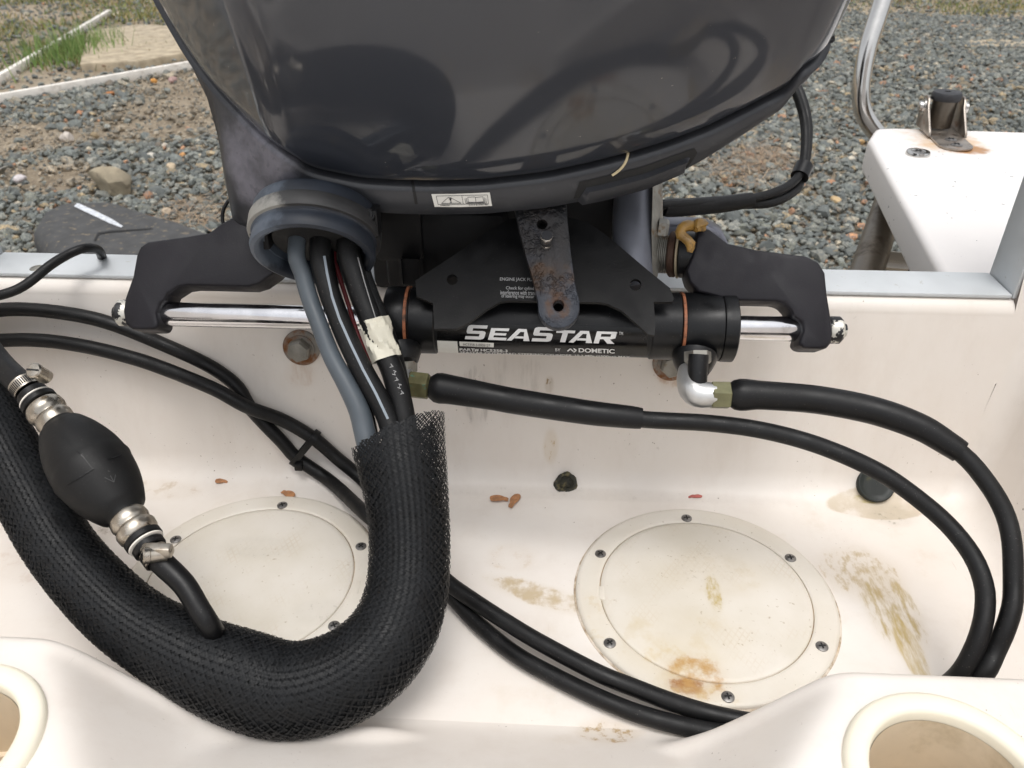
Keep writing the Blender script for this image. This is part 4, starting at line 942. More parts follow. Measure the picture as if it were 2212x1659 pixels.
# cable tie round the two hoses
a_, b_ = PW(682, 938, .008), PW(646, 981, .0075)
tdir = PW(735, 983, .008)-PW(616, 898, .009); tdir /= np.linalg.norm(tdir); sdir = b_-a_; sdir -= tdir*(sdir @ tdir); sl_ = np.linalg.norm(sdir); sdir /= sl_; nrm = np.cross(tdir, sdir)
mid = (a_+b_)/2; V = []; lp_ = []
for t in np.linspace(0, 2*pi, 40, endpoint=False):
    c_, s_ = cos(t), sin(t); rr = .0074
    lp_.append(mid+sdir*(c_*rr+np.sign(c_)*sl_/2*min(1, abs(c_)*3))+nrm*s_*rr)
for w in (-.0028, .0028):
    for r_ in (0, 1):
        for p_ in lp_: V.append(p_+tdir*w+(p_-mid)/np.linalg.norm(p_-mid)*.0012*r_)
n = 40; Fc = []
for k in range(n):
    k2 = (k+1) % n; Fc += [[n+k, n+k2, 3*n+k2, 3*n+k], [k2, k, 2*n+k, 2*n+k2], [k, k2, n+k2, n+k], [2*n+k2, 2*n+k, 3*n+k, 3*n+k2]]
tie = mk('cable_tie', V, Fc, M['cyl'], None, label='black cable tie binding the two steering hoses on the left wall', cat='cable tie')
mk('tie_head', *bev_box(PW(656, 992, .0145)-.0038, PW(656, 992, .0145)+.0038, .001), M['cyl'], tie)

# hoses coming out of the boot into the braided sleeve
def hose(label, pts, rad, mat, cat='hose', name='hose', seg=18, ext=True):
    p_ = [P(x, y, d=d) for x, y, d in pts]
    if ext: p_ = [p_[0]-BA*.03+np.array([0, 0, .002])]+p_
    return mk(name, *tube_geo(p_, rad, seg, step=.005), mat, None, label=label, cat=cat, sharp=0), p_
g1, p1 = hose('grey hose running from the blue boot into the braided sleeve', [(640, 549, .551), (653, 590, .552), (668, 642, .551), (688, 697, .549), (716, 769, .547), (748, 829, .545), (775, 885, .544), (787, 930, .543), (800, 990, .54), (815, 1060, .535)], [.0060]*5+[.0062, .0066, .0072, .0074, .0074, .0074], M['grey_hose'])
g2, p2 = hose('black hose with a pale stripe beside the grey hose', [(692, 548, .553), (709, 624, .552), (745, 720, .549), (781, 796, .547), (814, 855, .546), (840, 912, .545), (855, 980, .54), (865, 1060, .535)], .0074, M['rubber'])
g3, p3 = hose('thick black hose wrapped with pale tape at the right of the bundle', [(752, 541, .556), (775, 624, .556), (798, 684, .555), (815, 733, .555), (848, 803, .553), (872, 900, .55), (880, 980, .545), (885, 1060, .54)], .0080, M['rubber'])
g4, p4 = hose('black hose tucked behind the taped hose', [(775, 560, .575), (798, 637, .573), (824, 697, .571), (854, 786, .567), (872, 885, .562), (885, 960, .555), (890, 1060, .548)], .0068, M['rubber'])
g5, p5 = hose('thin black cable between the grey and striped hoses', [(712, 560, .566), (735, 680, .566), (761, 790, .562), (783, 852, .556), (802, 915, .550), (815, 1000, .545)], .0034, M['rubber'], cat='cable', name='cable', seg=12)
g6, p6 = hose('dark red wire deep between the black hoses', [(722, 556, .568), (728, 581, .568), (748, 644, .568), (772, 720, .566), (800, 790, .562)], .0016, M['red'], cat='wire', name='wire', seg=8)
# printed stripes and letters on them
bh = bvh(g2); shape2d('stripe', slice_polys(strokes([[(700, 553), (706, 590), (717, 640), (733, 688), (757, 742), (784, 798), (812, 850), (838, 905)]], 5.0), 12), bh, M['stripe'], g2, .0004)
bh = bvh(g3); shape2d('stripe', slice_polys(strokes([[(772, 556), (784, 600), (796, 640), (806, 672), (811, 688)]], 2.0), 12), bh, M['print_grey'], g3, .0004)
for i, ch in enumerate('AMAHA'):
    x0, y0 = 846+i*5.6, 791+i*14.5
    bh4 = bvh(g3, g4); V, Fc = text2d(ch); O = []
    for u, w in V:
        q = (x0+8*(w-.5)*.8-2*(u-.5), y0+9*(u-.5)+4*(w-.5)*.6); h_ = hit(bh4, q[0], q[1], .0005); O.append(h_ if h_ is not None else np.zeros(3))
    O = np.array(O)
    if (np.linalg.norm(O, axis=1) > .1).all(): mk('lettering', O, Fc, M['print_grey'], g3, smooth=False)
# tape
tp = [P(x, y, d=d) for x, y, d in ((803, 690, .5555), (815, 733, .5555), (829, 776, .5545))]
V, Fc = tube_geo(tp, 1, 26, cap=False, step=.0022); V = np.array(V); c_, _ = resample(cr(np.array(tp), 14), .0022)
k = 26
for i in range(len(c_)):
    for j in range(k):
        rr = .0098+.0009*sin(3*j*.48+i*.5)+.0005*sin(j*1.7+i*1.3); V[i*k+j] = c_[i]+(V[i*k+j]-c_[i])*rr+np.array([.003, 0, 0])*(1 if 0 else .6)
mk('tape_wrap', V, Fc, M['tape'], None, label='crumpled pale tape wrapped round the thick black hose', cat='tape', sharp=25)

# ================================================================== BRAIDED SLEEVE
slv = thing('braided_sleeve', P(620, 1490, z=0), 'fat black braided sleeve curving in a U over the well floor', 'sleeve')
pathpx = [(857, 905, D(.552)), (862, 960, D(.548)), (873, 1030, D(.545)), (882, 1110, D(.545)), (884, 1200, D(.543)), (876, 1285, D(.538)), (846, 1366, D(.532)), (786, 1432, D(.527)), (706, 1474, D(.524)), (616, 1488, D(.523)), (520, 1463, D(.523)), (424, 1425, D(.525)), (302, 1358, D(.531)), (214, 1284, D(.541)), (132, 1188, D(.555)), (66, 1074, D(.572)), (8, 965, D(.592)), (-45, 865, D(.612)), (-90, 760, D(.635)), (-170, 640, D(.66))]
rad = [.0300, .0292, .0276, .0264, .0262, .0268, .0280, .0292, .0298, .0300, .0298, .0274, .0240, .0228, .0224, .0222, .0222, .0222, .0222, .0222]
pw = np.array(hose_pts(pathpx))
c_ = cr(np.c_[pw, rad], 20); c_, ss = resample(c_, .0012); PT, RR = c_[:, :3], c_[:, 3]
Tt, _, _ = frames(PT)
# frame: e1 sideways in the well plane, e2 the other way; kept from twisting
N0 = np.cross(Tt[0], FW); N0 /= np.linalg.norm(N0); Nn = [N0]
for i in range(1, len(PT)):
    v_ = Nn[-1]-Tt[i]*(Nn[-1] @ Tt[i]); Nn.append(v_/np.linalg.norm(v_))
Nn = np.array(Nn); Bn = np.cross(Tt, Nn)
NC = 84; per = 2*pi*.0275; kk = 2*pi/per                       # a turn every circumference: 45 degree braid
lump = lambda ph, s: 1+.034*np.sin(3*ph+s*9)+.022*np.sin(5*ph-s*7+1)+.013*np.sin(9*ph+2.0*np.sin(s*8))*np.clip((s-.12)/.1, 0, 1)+.012*np.sin(s*55+2*ph)*np.exp(-((s-.42)/.12)**2)
V = []; Fc = []
def carrier(i, sgn):
    ph = 2*pi*i/NC+sgn*kk*ss
    q = 2*kk*ss*NC/(2*pi)
    arg = (2*i+q) if sgn > 0 else (2*i-q)
    h = np.clip(2.2*np.sin(2*pi*(arg+.5)/4), -1, 1)*(.00036)*sgn
    flat = np.clip(1-ss/.06, 0, 1)
    r_ = RR*lump(ph, ss)*(1+.02*sin(i*2.3))+h
    def at(phh): return PT+Nn*(r_*(1+.06*flat)*np.cos(phh))[:, None]+Bn*(r_*(1-.16*flat)*np.sin(phh))[:, None]
    w = .00185*44/NC*(1-np.clip(1-ss/.08, 0, 1)*(.18+.38*np.clip(np.cos(ph), 0, 1)))/RR
    a_ = at(ph-w); m_ = at(ph); b2 = at(ph+w)
    return ph, a_, b2
for sgn in (1, -1):
    for i in range(NC):
        ph, A, B2 = carrier(i, sgn)
        # the mouth is cut askew and frayed
        s0 = .008-.010*np.cos(ph)+.0006*sin(i*5.1+sgn)
        ok = ss > s0; idx = np.where(ok)[0]; n0 = len(V)
        for j in idx: V.append(A[j]); V.append(B2[j])
        Fc += [[n0+2*j, n0+2*j+1, n0+2*j+3, n0+2*j+2] for j in range(len(idx)-1)]
br = mk('braid', V, Fc, M['braid'], slv, sharp=0, kind='stuff')
i0 = np.searchsorted(ss, .03); k0 = np.arange(len(RR[i0::5])); f0 = np.clip(k0/9., 0, 1)
mk('hose_bundle', *tube_geo(PT[i0::5]-Nn[i0::5]*(.004*(1-f0))[:, None], RR[i0::5]*.93*(.55+.45*f0**.6), 24, raw=True), M['core'], slv)

# ================================================================== PRIMER BULB
pb = thing('primer_bulb', P(200, 1020, d=.53), 'black rubber primer bulb with steel collars beside the braided sleeve', 'primer bulb')
b0, b1 = P(127, 917, d=.555), P(274, 1115, d=.527); ba = b1-b0; bL = np.linalg.norm(ba)
pr = [(.0115, 0), (.0125, .003)]+[(.0118+.0138*sin(pi*t)**.75, bL*t) for t in np.linspace(.06, .94, 24)]+[(.0125, bL-.003), (.0115, bL)]
V, Fc = lathe_geo(pr, b0, ba, 48)
V = np.array(V); a_, x_, y_ = axes(ba)
for i, p_ in enumerate(V):                       # moulded ribs: two seams and a belt
    d_ = p_-b0; t = d_ @ a_; rv = d_-a_*t; r_ = np.linalg.norm(rv)
    if r_ > .001:
        V[i] = p_+rv/r_*(.0007*math.exp(-((t/bL-.52)/.012)**2))
bulb = mk('bulb', V, Fc, M['bulb'], pb, sharp=40)
bbv = bvh(bulb)
shape2d('seam', slice_polys(strokes([[(130, 935), (160, 966), (182, 990), (200, 1013)], [(139, 1050), (170, 1033), (203, 1012)], [(232, 993), (262, 984)]], 2.4), 8), bbv, M['rubber_soft'], bulb, .0007)
shape2d('arrow_mark', strokes([[(226, 1032), (246, 1042), (249, 1026)], [(246, 1042), (238, 1028)]], 1.6), bbv, simple('worn moulding', (.035, .035, .035), .5), bulb, .0006)
def collar(q0, q1, flip):
    a, b_ = P(*q0[:2], d=q0[2]), P(*q1[:2], d=q1[2])
    if flip: a, b_ = b_, a
    L = np.linalg.norm(b_-a); v_ = b_-a
    c = mk('collar', *lathe_geo([(.0095, -.001), (.0112, .0), (.0128, .003), (.0132, .007), (.0126, L*.38), (.0112, L*.45), (.0112, L*.47), (.0120, L*.52), (.0126, L*.62), (.0122, L*.80), (.0105, L*.97), (.0095, L)], a, v_, 40), M['steel'], pb, sharp=60)
    vn = v_/L
    mk('gasket', *lathe_geo([(.0115, 0), (.0122, .0005), (.0122, .0040), (.0115, .0045)], a-vn*.0046, v_, 36), M['rubber'], c)
    mk('white_washer', *lathe_geo([(.0110, 0), (.0116, .0003), (.0116, .0012), (.0110, .0015)], a-vn*.0064, v_, 36), M['plast_white'], c)
    mk('gasket', *lathe_geo([(.0098, 0), (.0104, .0006), (.0104, .0045), (.0098, .005)], a-vn*.0118, v_, 36), M['rubber'], c)
    return a, vn
ca, cv = collar((89, 874, .559), (134, 925, .5545), False)
cb_, cv2 = collar((268, 1108, .528), (306, 1160, .521), True)
def clampband(c0, v_, r, screw, sd):
    cl = mk('hose_clamp', *lathe_geo([(r-.001, 0), (r, .0003), (r, .0085), (r-.001, .0088)], c0, v_, 40, close=False), M['steel'], pb, sharp=40)
    a, x, y = axes(v_); pts = []
    parts = []
    for k in range(44):
        t = 2*pi*k/44
        o = c0+a*.0044+(x*cos(t)+y*sin(t))*r; tx = -x*sin(t)+y*cos(t); rx = x*cos(t)+y*sin(t)
        q = []
        for u, w, h in ((-1, -1, .0001), (1, -1, .0001), (1, 1, .0001), (-1, 1, .0001)): q.append(o+tx*u*.00042+a*w*.0028+rx*h)
        parts.append((q, [[0, 1, 2, 3]]))
    v2, f2, _ = join(parts); mk('slots', v2, f2, M['black'], cl, smooth=False)
    mk('worm_screw', *lathe_geo([(.0050, -.008), (.0050, .002), (.0054, .0025), (.0054, .0055), (.0045, .0065), (.0001, .0068)], screw, sd, 20, close=False), M['steel'], cl, sharp=30)
    s_ = np.array(sd, float); s_ /= np.linalg.norm(s_); _, ux, uy = axes(s_)
    mk('screw_slot', [screw+s_*.0069+ux*a1*.0045+uy*b1*.0006 for a1, b1 in ((-1, -1), (1, -1), (1, 1), (-1, 1))], [[0, 1, 2, 3]], M['black'], cl, smooth=False)
c0 = ca-cv*.0225
clampband(c0, cv, .0098, P(84, 806, d=.548), (-.05, -.62, .78))
c1_ = cb_-cv2*.0215
clampband(c1_, cv2, .0090, P(330, 1198, d=.507), (-.75, -.5, .3))
mk('worm_housing', *bev_box(P(338, 1190, d=.508)-np.array([.009, .003, .004]), P(338, 1190, d=.508)+np.array([.010, .004, .004]), .0015), M['steel'], pb)
mk('inlet_hose', *tube_geo([P(-110, 640, d=.62), P(-50, 720, d=.60), P(0, 785, d=.585), P(38, 822, d=.573), ca-cv*.012], [.0088, .0088, .0088, .0088, .0085], 20, step=.005), M['rubber'], pb)
mk('outlet_hose', *tube_geo([cb_-cv2*.012, P(349, 1215, d=.516), P(397, 1262, d=.513), P(428, 1312, d=.510), P(452, 1350, d=.510), P(470, 1380, d=.522), P(480, 1400, d=.535)], [.0075, .0076, .0072, .0069, .0068, .0068, .0068], 20, step=.005), M['rubber_soft'], pb)

# thin cable over the transom on the left, twin cables behind the cowl on the right
cab, _ = hose('thin black cable looping over the left transom trim', [(226, 600, .80), (221, 560, .742), (215, 543, .716), (203, 536, .700), (182, 536, .690), (150, 548, .683), (110, 572, .672), (60, 612, .66), (20, 632, .652), (-40, 646, .65), (-110, 655, .65)], .0040, M['rubber'], cat='cable', name='cable', seg=14, ext=False)
tw = thing('twin_cable', P(1440, 450, d=.72), 'pair of black cables looping behind the right edge of the motor', 'cable')
tw1 = [(1690, 150, .80), (1715, 190, .80), (1736, 255, .80), (1739, 320, .79), (1730, 370, .78), (1708, 398, .77), (1660, 420, .755), (1600, 432, .74), (1530, 438, .725), (1450, 443, .71), (1400, 446, .71)]
tw2 = [(1700, 150, .815), (1728, 200, .815), (1744, 260, .81), (1744, 320, .80), (1733, 378, .79), (1716, 412, .78), (1668, 437, .762), (1610, 441, .75), (1540, 446, .735), (1450, 452, .72), (1400, 452, .72)]
for l, r_ in ((tw1, .0042), (tw2, .0046)): mk('cable_strand', *tube_geo([np.array([.12, .76, .44]), np.array([.18, .80, .40])]+[P(x, y, d=d) for x, y, d in l], r_, 14, step=.008), M['rubber'], tw, sharp=0)
mk('cable_cover', *tube_geo([P(1622, 432, d=.748), P(1560, 441, d=.735), P(1490, 447, d=.722), P(1447, 449, d=.715), P(1432, 449, d=.712)], [.0070, .0078, .0080, .0083, .0072], 18, step=.006), M['rubber_soft'], tw)
mk('tie_wrap', *tube_geo([P(1737, 358, d=.785), P(1727, 382, d=.78)], .0088, 16, step=.004), M['cyl'], tw)
wl, _ = hose('thin twisted wire loop under the left of the cowl', [(507, 420, .68), (492, 436, .68), (482, 455, .68), (481, 478, .68), (490, 500, .68)], .0016, M['rubber'], cat='wire', name='wire', seg=8, ext=False)

bst = bvh(pan, cowl, lc)
sp_ = [hit(bst, x, y, .0012) for x, y in ((1357, 332), (1354, 346), (1346, 358), (1334, 369), (1322, 377))]
mk('straw', *tube_geo(sp_, .0009, 8, step=.003), simple('dry straw', (.62, .52, .32), .7), None, label='thin dry straw caught on the cowl seam above the latch', cat='straw')
# fallen seeds on the well floor
def seed(label, px, ang, L, mat, wing=True):
    c0 = on(*px)+np.array([0, 0, .0012]); ca_, sa = cos(ang), sin(ang); top = []; n_ = 14
    for k in range(n_):
        t = k/(n_-1); w = .0014+.0052*max(0, (t-.18))**.7*(1-t)**.45*2.0
        if t < .25: w = .0022*sin(pi*(t+.12)/.5)+.0008
        top.append((t*L, w))
    poly = [(x, w) for x, w in top]+[(x, -w*.55) for x, w in top[::-1]]
    pts = [c0+np.array([x*ca_-y*sa, x*sa+y*ca_, .0005+.0012*abs(sin(x*200))]) for x, y in poly]
    mk('maple_seed', *slab_geo(pts, (0, 0, .0007), 0), mat, None, label=label, cat='seed', group='fallen seeds on the well floor')
seed('tan winged seed lying flat, left one of the pair near the rusty plug', (1098, 1082), pi-.10, .017, M['seed'])
seed('orange brown winged seed standing upright, right one of the pair', (1103, 1100), radians(68), .019, M['seed'])
seed('small tan seed on the floor between hoses and left plate', (494, 1043), pi-.1, .012, M['seed'])
seed('brown winged seed just above the left round plate', (609, 1066), -.55, .015, M['seed'])
seed('reddish pink seed on the floor above the right round plate', (1486, 1077), .12, .013, M['seed_red'])
#GROUND
# ================================================================== GROUND
G = -.76
def gp_(x, y, z=G): return P(x, y, z=z)
mt, nt, b = newmat('sandy ground'); v = coord(nt)
c = mixc(nt, ramp(nt, noise(nt, v, 1.2, 5), .4, .6), (.30, .24, .165), (.40, .33, .24))
c = mixc(nt, ramp(nt, noise(nt, v, 40, 6, .7), .45, .7), c, (.20, .155, .11))
c = mixc(nt, ramp(nt, noise(nt, v, 90, 3), .62, .7), c, (.52, .46, .37))
nt.links.new(c, b.inputs['Base Color']); b.inputs['Roughness'].default_value = .95
bump(nt, b, noise(nt, v, 60, 6, .7), 1.0, .02)
n_ = 90; gxs = np.linspace(-1, 1, n_); gxs = np.sign(gxs)*abs(gxs)**2.5*120
V = []; 
for x in gxs:
    for y in gxs: V.append((x, y+5, G-.015+.012*sin(x*1.3)*cos(y*1.1)*math.exp(-(x*x+y*y)/400)))
Fc = [[i*n_+j, (i+1)*n_+j, (i+1)*n_+j+1, i*n_+j+1] for i in range(n_-1) for j in range(n_-1)]
mk('ground', V, Fc, mt, None, base=(0, 5, G), kind='structure', sharp=0)
# crushed stone
bA0, bA1 = gp_(0, 220), gp_(430, 143)                # the board that bounds the gravel on the left
bd = (bA1-bA0)[:2]
def side(p): return bd[0]*(p[1]-bA0[1])-bd[1]*(p[0]-bA0[0])
def vfield(p, f, s): return sin(p[0]*f+s)*cos(p[1]*f*1.2-s)+.5*sin(p[0]*f*2.3-p[1]*f*1.9+s*2)
sand_c = [(gp_(400, 245)[:2], .42, .55), (gp_(30, 300)[:2], .40, .30), (gp_(440, 180)[:2], .45, .40), (gp_(110, 380)[:2], .25, .2)]
pts = []; cols = []
N_ = 240000
X = RNG.uniform(-6.5, 6.5, N_); Yy = RNG.uniform(1.2, 11.5, N_)
ds = np.hypot(X, Yy)
siz = np.clip(RNG.lognormal(math.log(.0135), .40, N_), .005, .036)
sel = []
for i in range(N_):
    x, y = X[i], Yy[i]; p = (x, y)
    # only what the camera, a step aside, or the glossy cowl could see
    if x > 0:
        if x > .62*y+.5 or (x < .05*y-.2): pk = .0
        else: pk = 1
        if y > 9.0+.25*vfield(p, .9, 2): pk *= .12
    else:
        if x < -.72*y-.4 or x > -.08*y: pk = 0
        else: pk = 1
        if side(p) > 0: pk *= .10
    if pk == 0:
        if y < 9 and abs(x) < 4.5: pk = .22
    for (sc_, rx, ry) in sand_c:
        q = ((x-sc_[0])/rx)**2+((y-sc_[1])/ry)**2
        if q < 1.4: pk *= (.75 if siz[i] < .011 else .12)+.25*min(1, q/1.4)**2
    if pk > 0 and RNG.random() < pk: sel.append(i)
sel = np.array(sel); ns = len(sel)
ico = bmesh.new(); bmesh.ops.create_icosphere(ico, subdivisions=1, radius=1); IV, IF = from_bm(ico); IV = np.array(IV)[:]; IF = np.array(IF)
variants = []
for k in range(24):
    g = np.random.default_rng(k); vv = IV.copy()
    for _ in range(4):
        nn = g.normal(size=3); nn /= np.linalg.norm(nn); d_ = g.uniform(.35, .8); pr_ = vv @ nn; vv = vv-np.outer(np.maximum(pr_-d_, 0), nn)
    variants.append(vv*np.array([1, g.uniform(.6, .95), g.uniform(.42, .75)]))
variants = np.array(variants)
vi = RNG.integers(0, 24, ns); yaw = RNG.uniform(0, 2*pi, ns); t1 = RNG.normal(0, .35, ns); t2 = RNG.normal(0, .35, ns)
vv = variants[vi]*siz[sel][:, None, None]*1.35
def rot(vv, a, i, j):
    c_, s_ = np.cos(a)[:, None], np.sin(a)[:, None]; o = vv.copy(); o[:, :, i] = vv[:, :, i]*c_-vv[:, :, j]*s_; o[:, :, j] = vv[:, :, i]*s_+vv[:, :, j]*c_; return o
vv = rot(rot(rot(vv, t1, 0, 2), t2, 1, 2), yaw, 0, 1)
vv[:, :, 0] += X[sel][:, None]; vv[:, :, 1] += Yy[sel][:, None]; vv[:, :, 2] += (G+RNG.uniform(-.008, .014, ns))[:, None]
base_c = np.array([[.105, .118, .118], [.140, .152, .148], [.080, .090, .092], [.175, .180, .168], [.125, .132, .116], [.19, .195, .185], [.24, .19, .12], [.32, .29, .24], [.30, .16, .09], [.15, .12, .09]])
pc = np.array([.2, .2, .15, .13, .12, .07, .05, .04, .015, .025]); ci_ = RNG.choice(10, ns, p=pc/pc.sum())
cc = base_c[ci_]*RNG.uniform(.7, 1.4, ns)[:, None]*np.array([1.52, 1.46, 1.32])
for (sc_, rx, ry) in sand_c:                      # fines in the sandy patches are sand coloured
    q = ((X[sel]-sc_[0])/rx)**2+((Yy[sel]-sc_[1])/ry)**2; w_ = (np.clip(1.6-q, 0, 1)*(RNG.random(ns) < .75))[:, None]
    cc = cc*(1-w_)+np.array([.40, .32, .22])*RNG.uniform(.6, 1.3, ns)[:, None]*w_
me = bpy.data.meshes.new('gravel'); nv, nf = vv.shape[1], len(IF)
me.vertices.add(ns*nv); me.vertices.foreach_set('co', vv.ravel())
loops = (IF[None]+(np.arange(ns)*nv)[:, None, None]).reshape(-1)
me.loops.add(len(loops)); me.loops.foreach_set('vertex_index', loops.astype(np.int32))
me.polygons.add(ns*nf); me.polygons.foreach_set('loop_start', (np.arange(ns*nf)*3).astype(np.int32))
me.polygons.foreach_set('use_smooth', [False]*(ns*nf)); me.update(calc_edges=True)
at = me.attributes.new('tint', 'FLOAT_COLOR', 'POINT'); at.data.foreach_set('color', np.repeat(np.c_[cc, np.ones(ns)], nv, 0).ravel().astype(np.float32))
mt, nt, b = newmat('crushed stone'); a_ = nd(nt, 'ShaderNodeAttribute', attribute_name='tint')
c = mixc(nt, ramp(nt, noise(nt, coord(nt), 120, 4), .35, .7), a_.outputs['Color'], (.10, .11, .11))
nt.links.new(c, b.inputs['Base Color']); b.inputs['Roughness'].default_value = .8
me.materials.append(mt); M['stone_mat'] = mt
go = bpy.data.objects.new('gravel', me); COL.objects.link(go); go['kind'] = 'stuff'; go['label'] = 'blue grey crushed stone covering the yard behind the boat'

# boards, slab, boulder, asphalt lump
def board(label, q0, q1, w, h):
    a, b_ = gp_(*q0), gp_(*q1); d_ = b_-a; d_ /= np.linalg.norm(d_); a = a-d_*.6; b_ = b_+d_*(.8 if q1[0] > 300 else .0)
    nn = np.array([-d_[1], d_[0], 0]); pts = [a, b_, b_+nn*w, a+nn*w]
    pts = [p_+np.array([0, 0, h]) for p_ in pts]
    mk('board', *slab_geo(pts, (0, 0, -h-.01), .004, 2), M['wood'], None, label=label, cat='board', group='timber edging boards on the ground')
board('pale timber edging board between gravel and dirt, nearer of the two', (0, 224), (430, 147), .036, .055)
board('pale timber edging board crossing the grass, farther of the two', (0, 182), (243, 32), .040, .05)
sl_ = [gp_(172, 136, G+.05), gp_(188, 66, G+.05), gp_(300, 52, G+.05), gp_(470, 60, G+.05), gp_(470, 100, G+.05), gp_(300, 130, G+.05)]
mk('concrete_slab', *slab_geo(sl_, (0, 0, -.1), .012, 3), M['concrete'], None, label='sandy concrete slab half buried behind the boards at upper left', cat='slab')
for lb, q, w in (('low concrete kerb stone in the gravel beside the cowl', (1765, 1862), 92), ('low concrete kerb stone in the gravel at the right picture edge', (2085, 2260), 98)):
    p_ = [gp_(q[0], w, G+.012), gp_(q[1], w+2, G+.012), gp_(q[1]-6, w-12, G+.012), gp_(q[0]+4, w-13, G+.012)]
    mk('kerb_stone', *slab_geo(p_, (0, 0, -.1), .01, 2), M['concrete'], None, label=lb, cat='kerb', group='kerb stones in the gravel')
v, f = rock_geo(gp_(238, 425)+np.array([0, .05, .055]), (.105, .075, .075), 12, 3, .5, rot=-.3)
mk('boulder', v, f, simple('tan boulder', (.30, .255, .18), .9, 0, .2, 14, .7, 60, color2=(.18, .15, .11), thr=(.55, .7), c2s=16), None, label='big tan boulder lying in the gravel above the asphalt lump', cat='rock', smooth=True, sharp=22)
ap_ = [(62, 490), (85, 452), (135, 430), (250, 428), (330, 455), (390, 470), (470, 500), (470, 560), (300, 575), (120, 570)]
pts = [gp_(x, y, G+.10) for x, y in ap_]
bm = bmesh.new(); v_, f_ = slab_geo(pts, (0, 0, -.15), .06, 5)
asp = mk('asphalt_lump', v_, f_, M['tar'], None, label='dark cracked asphalt lump with a white paint streak behind the left trim', cat='asphalt')
bas = bvh(asp)
def ribbon(name, pr_, mat, par):
    h_ = [(hit(bas, *a, .003), hit(bas, *b_, .003)) for a, b_ in pr_]; h_ = [q for q in h_ if q[0] is not None and q[1] is not None]
    mk(name, [p_ for q in h_ for p_ in q], [[2*i, 2*i+1, 2*i+3, 2*i+2] for i in range(len(h_)-1)], mat, par, smooth=False)
ribbon('paint_streak', [((126, 440), (136, 438)), ((160, 447), (168, 440)), ((200, 466), (207, 457)), ((236, 483), (243, 475)), ((262, 493), (266, 490))], M['chalk'], asp)
ribbon('crack', [((203, 520), (206, 523)), ((211, 504), (215, 507)), ((240, 499), (240, 503)), ((280, 497), (280, 500)), ((330, 494), (330, 495.5))], M['black'], asp)
# single stones one can pick out
ST = [((238, 207), .030, (.42, .18, .07), 'rust orange stone just below the nearer board'), ((332, 179), .028, (.50, .24, .06), 'bright orange stone close under the nearer board'), ((373, 177), .034, (.33, .22, .20), 'dusky pink stone under the right end of the nearer board'),
      ((172, 247), .022, (.45, .22, .12), 'small orange stone at the edge of the gravel on the left'), ((143, 303), .042, (.50, .45, .40), 'pale pinkish white stone upright in the left gravel'), ((204, 297), .026, (.26, .20, .12), 'olive brown stone in the middle of the left gravel'),
      ((327, 347), .036, (.58, .54, .47), 'chalk white angular stone left of the motor pan'), ((43, 392), .030, (.50, .46, .46), 'pale lilac stone at the left picture edge'), ((362, 466), .030, (.42, .34, .25), 'rounded cream stone right of the asphalt lump'),
      ((225, 148), .040, (.36, .27, .19), 'round tan stone behind the nearer board'), ((355, 319), .022, (.50, .44, .36), 'cream pebble in the gravel close to the motor pan'), ((395, 340), .022, (.50, .26, .10), 'thin orange stone chip beside the motor pan'),
      ((340, 96), .03, (.34, .20, .13), 'reddish stone on the sandy slab'), ((368, 366), .028, (.48, .38, .26), 'sandy rounded pebble under the motor pan'), ((1860, 310), .024, (.46, .30, .14), 'tan stone left of the platform edge'),
      ((1792, 316), .034, (.40, .36, .28), 'flat tan stone in the right gravel right of the twin cable'), ((1806, 440), .030, (.46, .33, .18), 'ochre stone in the right gravel near the post'), ((1795, 402), .026, (.36, .19, .11), 'reddish brown stone in the right gravel'), ((1838, 350), .026, (.52, .47, .38), 'cream stone beside the platform side')]
for k, (q, r_, col, lb) in enumerate(ST):
    v, f = rock_geo(gp_(*q)+np.array([0, .01, r_*.35]), (r_*1.1, r_*.85, r_*.75), 40+k, 2, .4)
    mk('stone', v, f, simple('stone tint', col, .85, 0, .2, 60, .4, 120), None, label=lb, cat='stone', group='stones lying on the gravel', sharp=20)
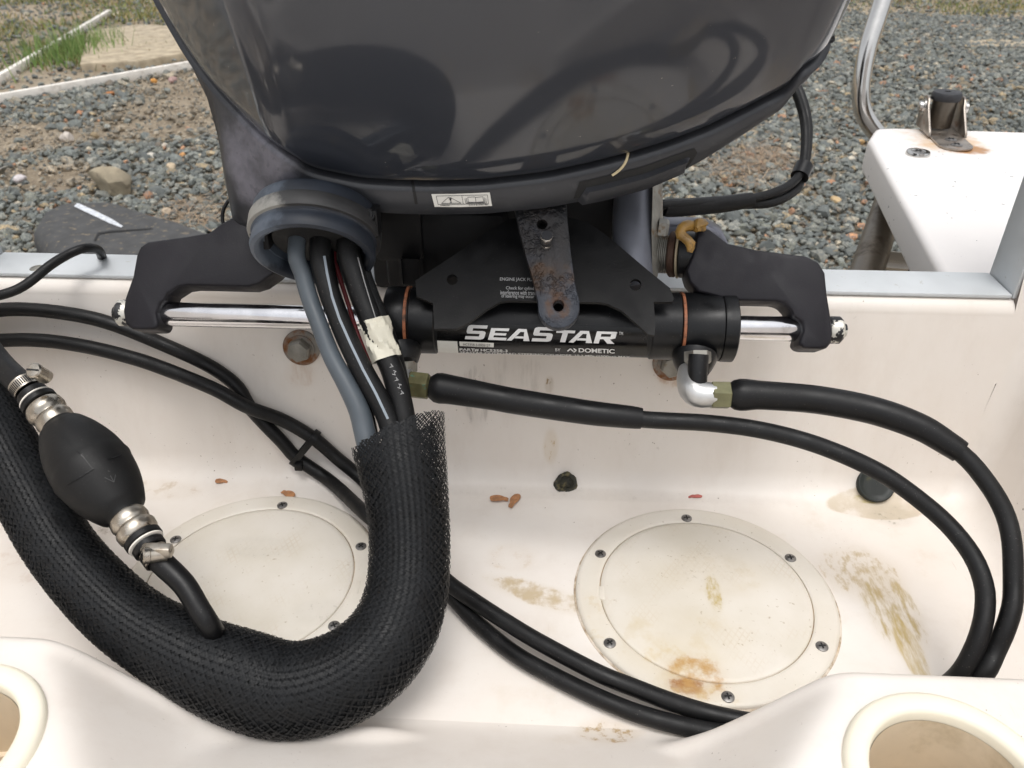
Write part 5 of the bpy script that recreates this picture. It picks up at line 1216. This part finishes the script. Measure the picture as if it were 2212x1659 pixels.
# grass and dry straw as blades
def blades(n, region, h, w, cols_, name, lab, lean=.5, flat=False):
    V = []; C_ = []; k = 0
    while k < n:
        x, y, dens = region()
        if RNG.random() > dens: continue
        k += 1; a = RNG.uniform(0, 2*pi); hh = h*RNG.uniform(.4, 1.2); l_ = RNG.normal(0, lean, 2)*hh
        dx, dy = cos(a)*w*RNG.uniform(.6, 1.3), sin(a)*w; z0_ = G-.005 if not flat else G+.012+RNG.uniform(0, .02)
        if flat: L = h*RNG.uniform(.5, 1.2); V += [(x-dy, y+dx, z0_), (x+dy, y-dx, z0_), (x+cos(a)*L, y+sin(a)*L, z0_+RNG.uniform(-.01, .025))]
        else: V += [(x-dx, y-dy, z0_), (x+dx, y+dy, z0_), (x+l_[0], y+l_[1], z0_+hh)]
        cI = cols_[RNG.integers(len(cols_))]; f_ = RNG.uniform(.7, 1.3); C_ += [[c1*f_ for c1 in cI]+[1]]*3
    me = bpy.data.meshes.new(name); me.from_pydata(V, [], [[3*i, 3*i+1, 3*i+2] for i in range(n)])
    at = me.attributes.new('tint', 'FLOAT_COLOR', 'POINT'); at.data.foreach_set('color', np.array(C_, np.float32).ravel())
    me.materials.append(M['blade']); o = bpy.data.objects.new(name, me); COL.objects.link(o); o['kind'] = 'stuff'; o['label'] = lab
mt, nt, b = newmat('blade'); a_ = nd(nt, 'ShaderNodeAttribute', attribute_name='tint'); nt.links.new(a_.outputs['Color'], b.inputs['Base Color']); b.inputs['Roughness'].default_value = .7; M['blade'] = mt
GR = [(.13, .17, .04), (.18, .21, .055), (.30, .25, .09), (.34, .26, .11), (.11, .15, .04)]
def rg_left():
    x, y = RNG.uniform(-7.5, -2.0), RNG.uniform(6.0, 13)
    s_ = side((x, y)); d_ = 0 if s_ < .4 else np.clip(.45+.6*vfield((x, y), 2.2, 1), 0, 1)
    return x, y, d_*(1 if y > 6.8 else .4)
blades(17000, rg_left, .07, .006, GR, 'grass', 'patchy green and yellow grass behind the timber boards')
tf = gp_(155, 118)
def rg_tuft():
    x, y = RNG.normal(tf[0], .16), RNG.normal(tf[1], .30); return x, y, 1
blades(650, rg_tuft, .20, .006, [(.13, .22, .05), (.17, .26, .07), (.20, .25, .08)], 'grass', 'tall green grass tuft beside the farther board', .3)
def rg_right():
    x, y = RNG.uniform(2.0, 7.5), RNG.uniform(9.0, 13); return x, y, np.clip(.3+.6*vfield((x, y), 1.7, 4), 0, 1)*np.clip((x-2.6)/2, 0, 1)
blades(5000, rg_right, .06, .005, GR, 'grass', 'thin grass growing beyond the gravel at upper right')
s1, s2, s3 = gp_(1650, 345), gp_(1590, 380), gp_(430, 470)
def rg_straw():
    c_ = (s1, s1, s2, s3)[RNG.integers(4)]; return RNG.normal(c_[0], .085), RNG.normal(c_[1], .13), 1
blades(800, rg_straw, .13, .0016, [(.34, .25, .16), (.42, .32, .22), (.28, .18, .11)], 'pine_straw', 'dry pine straw caught on the gravel', flat=True)
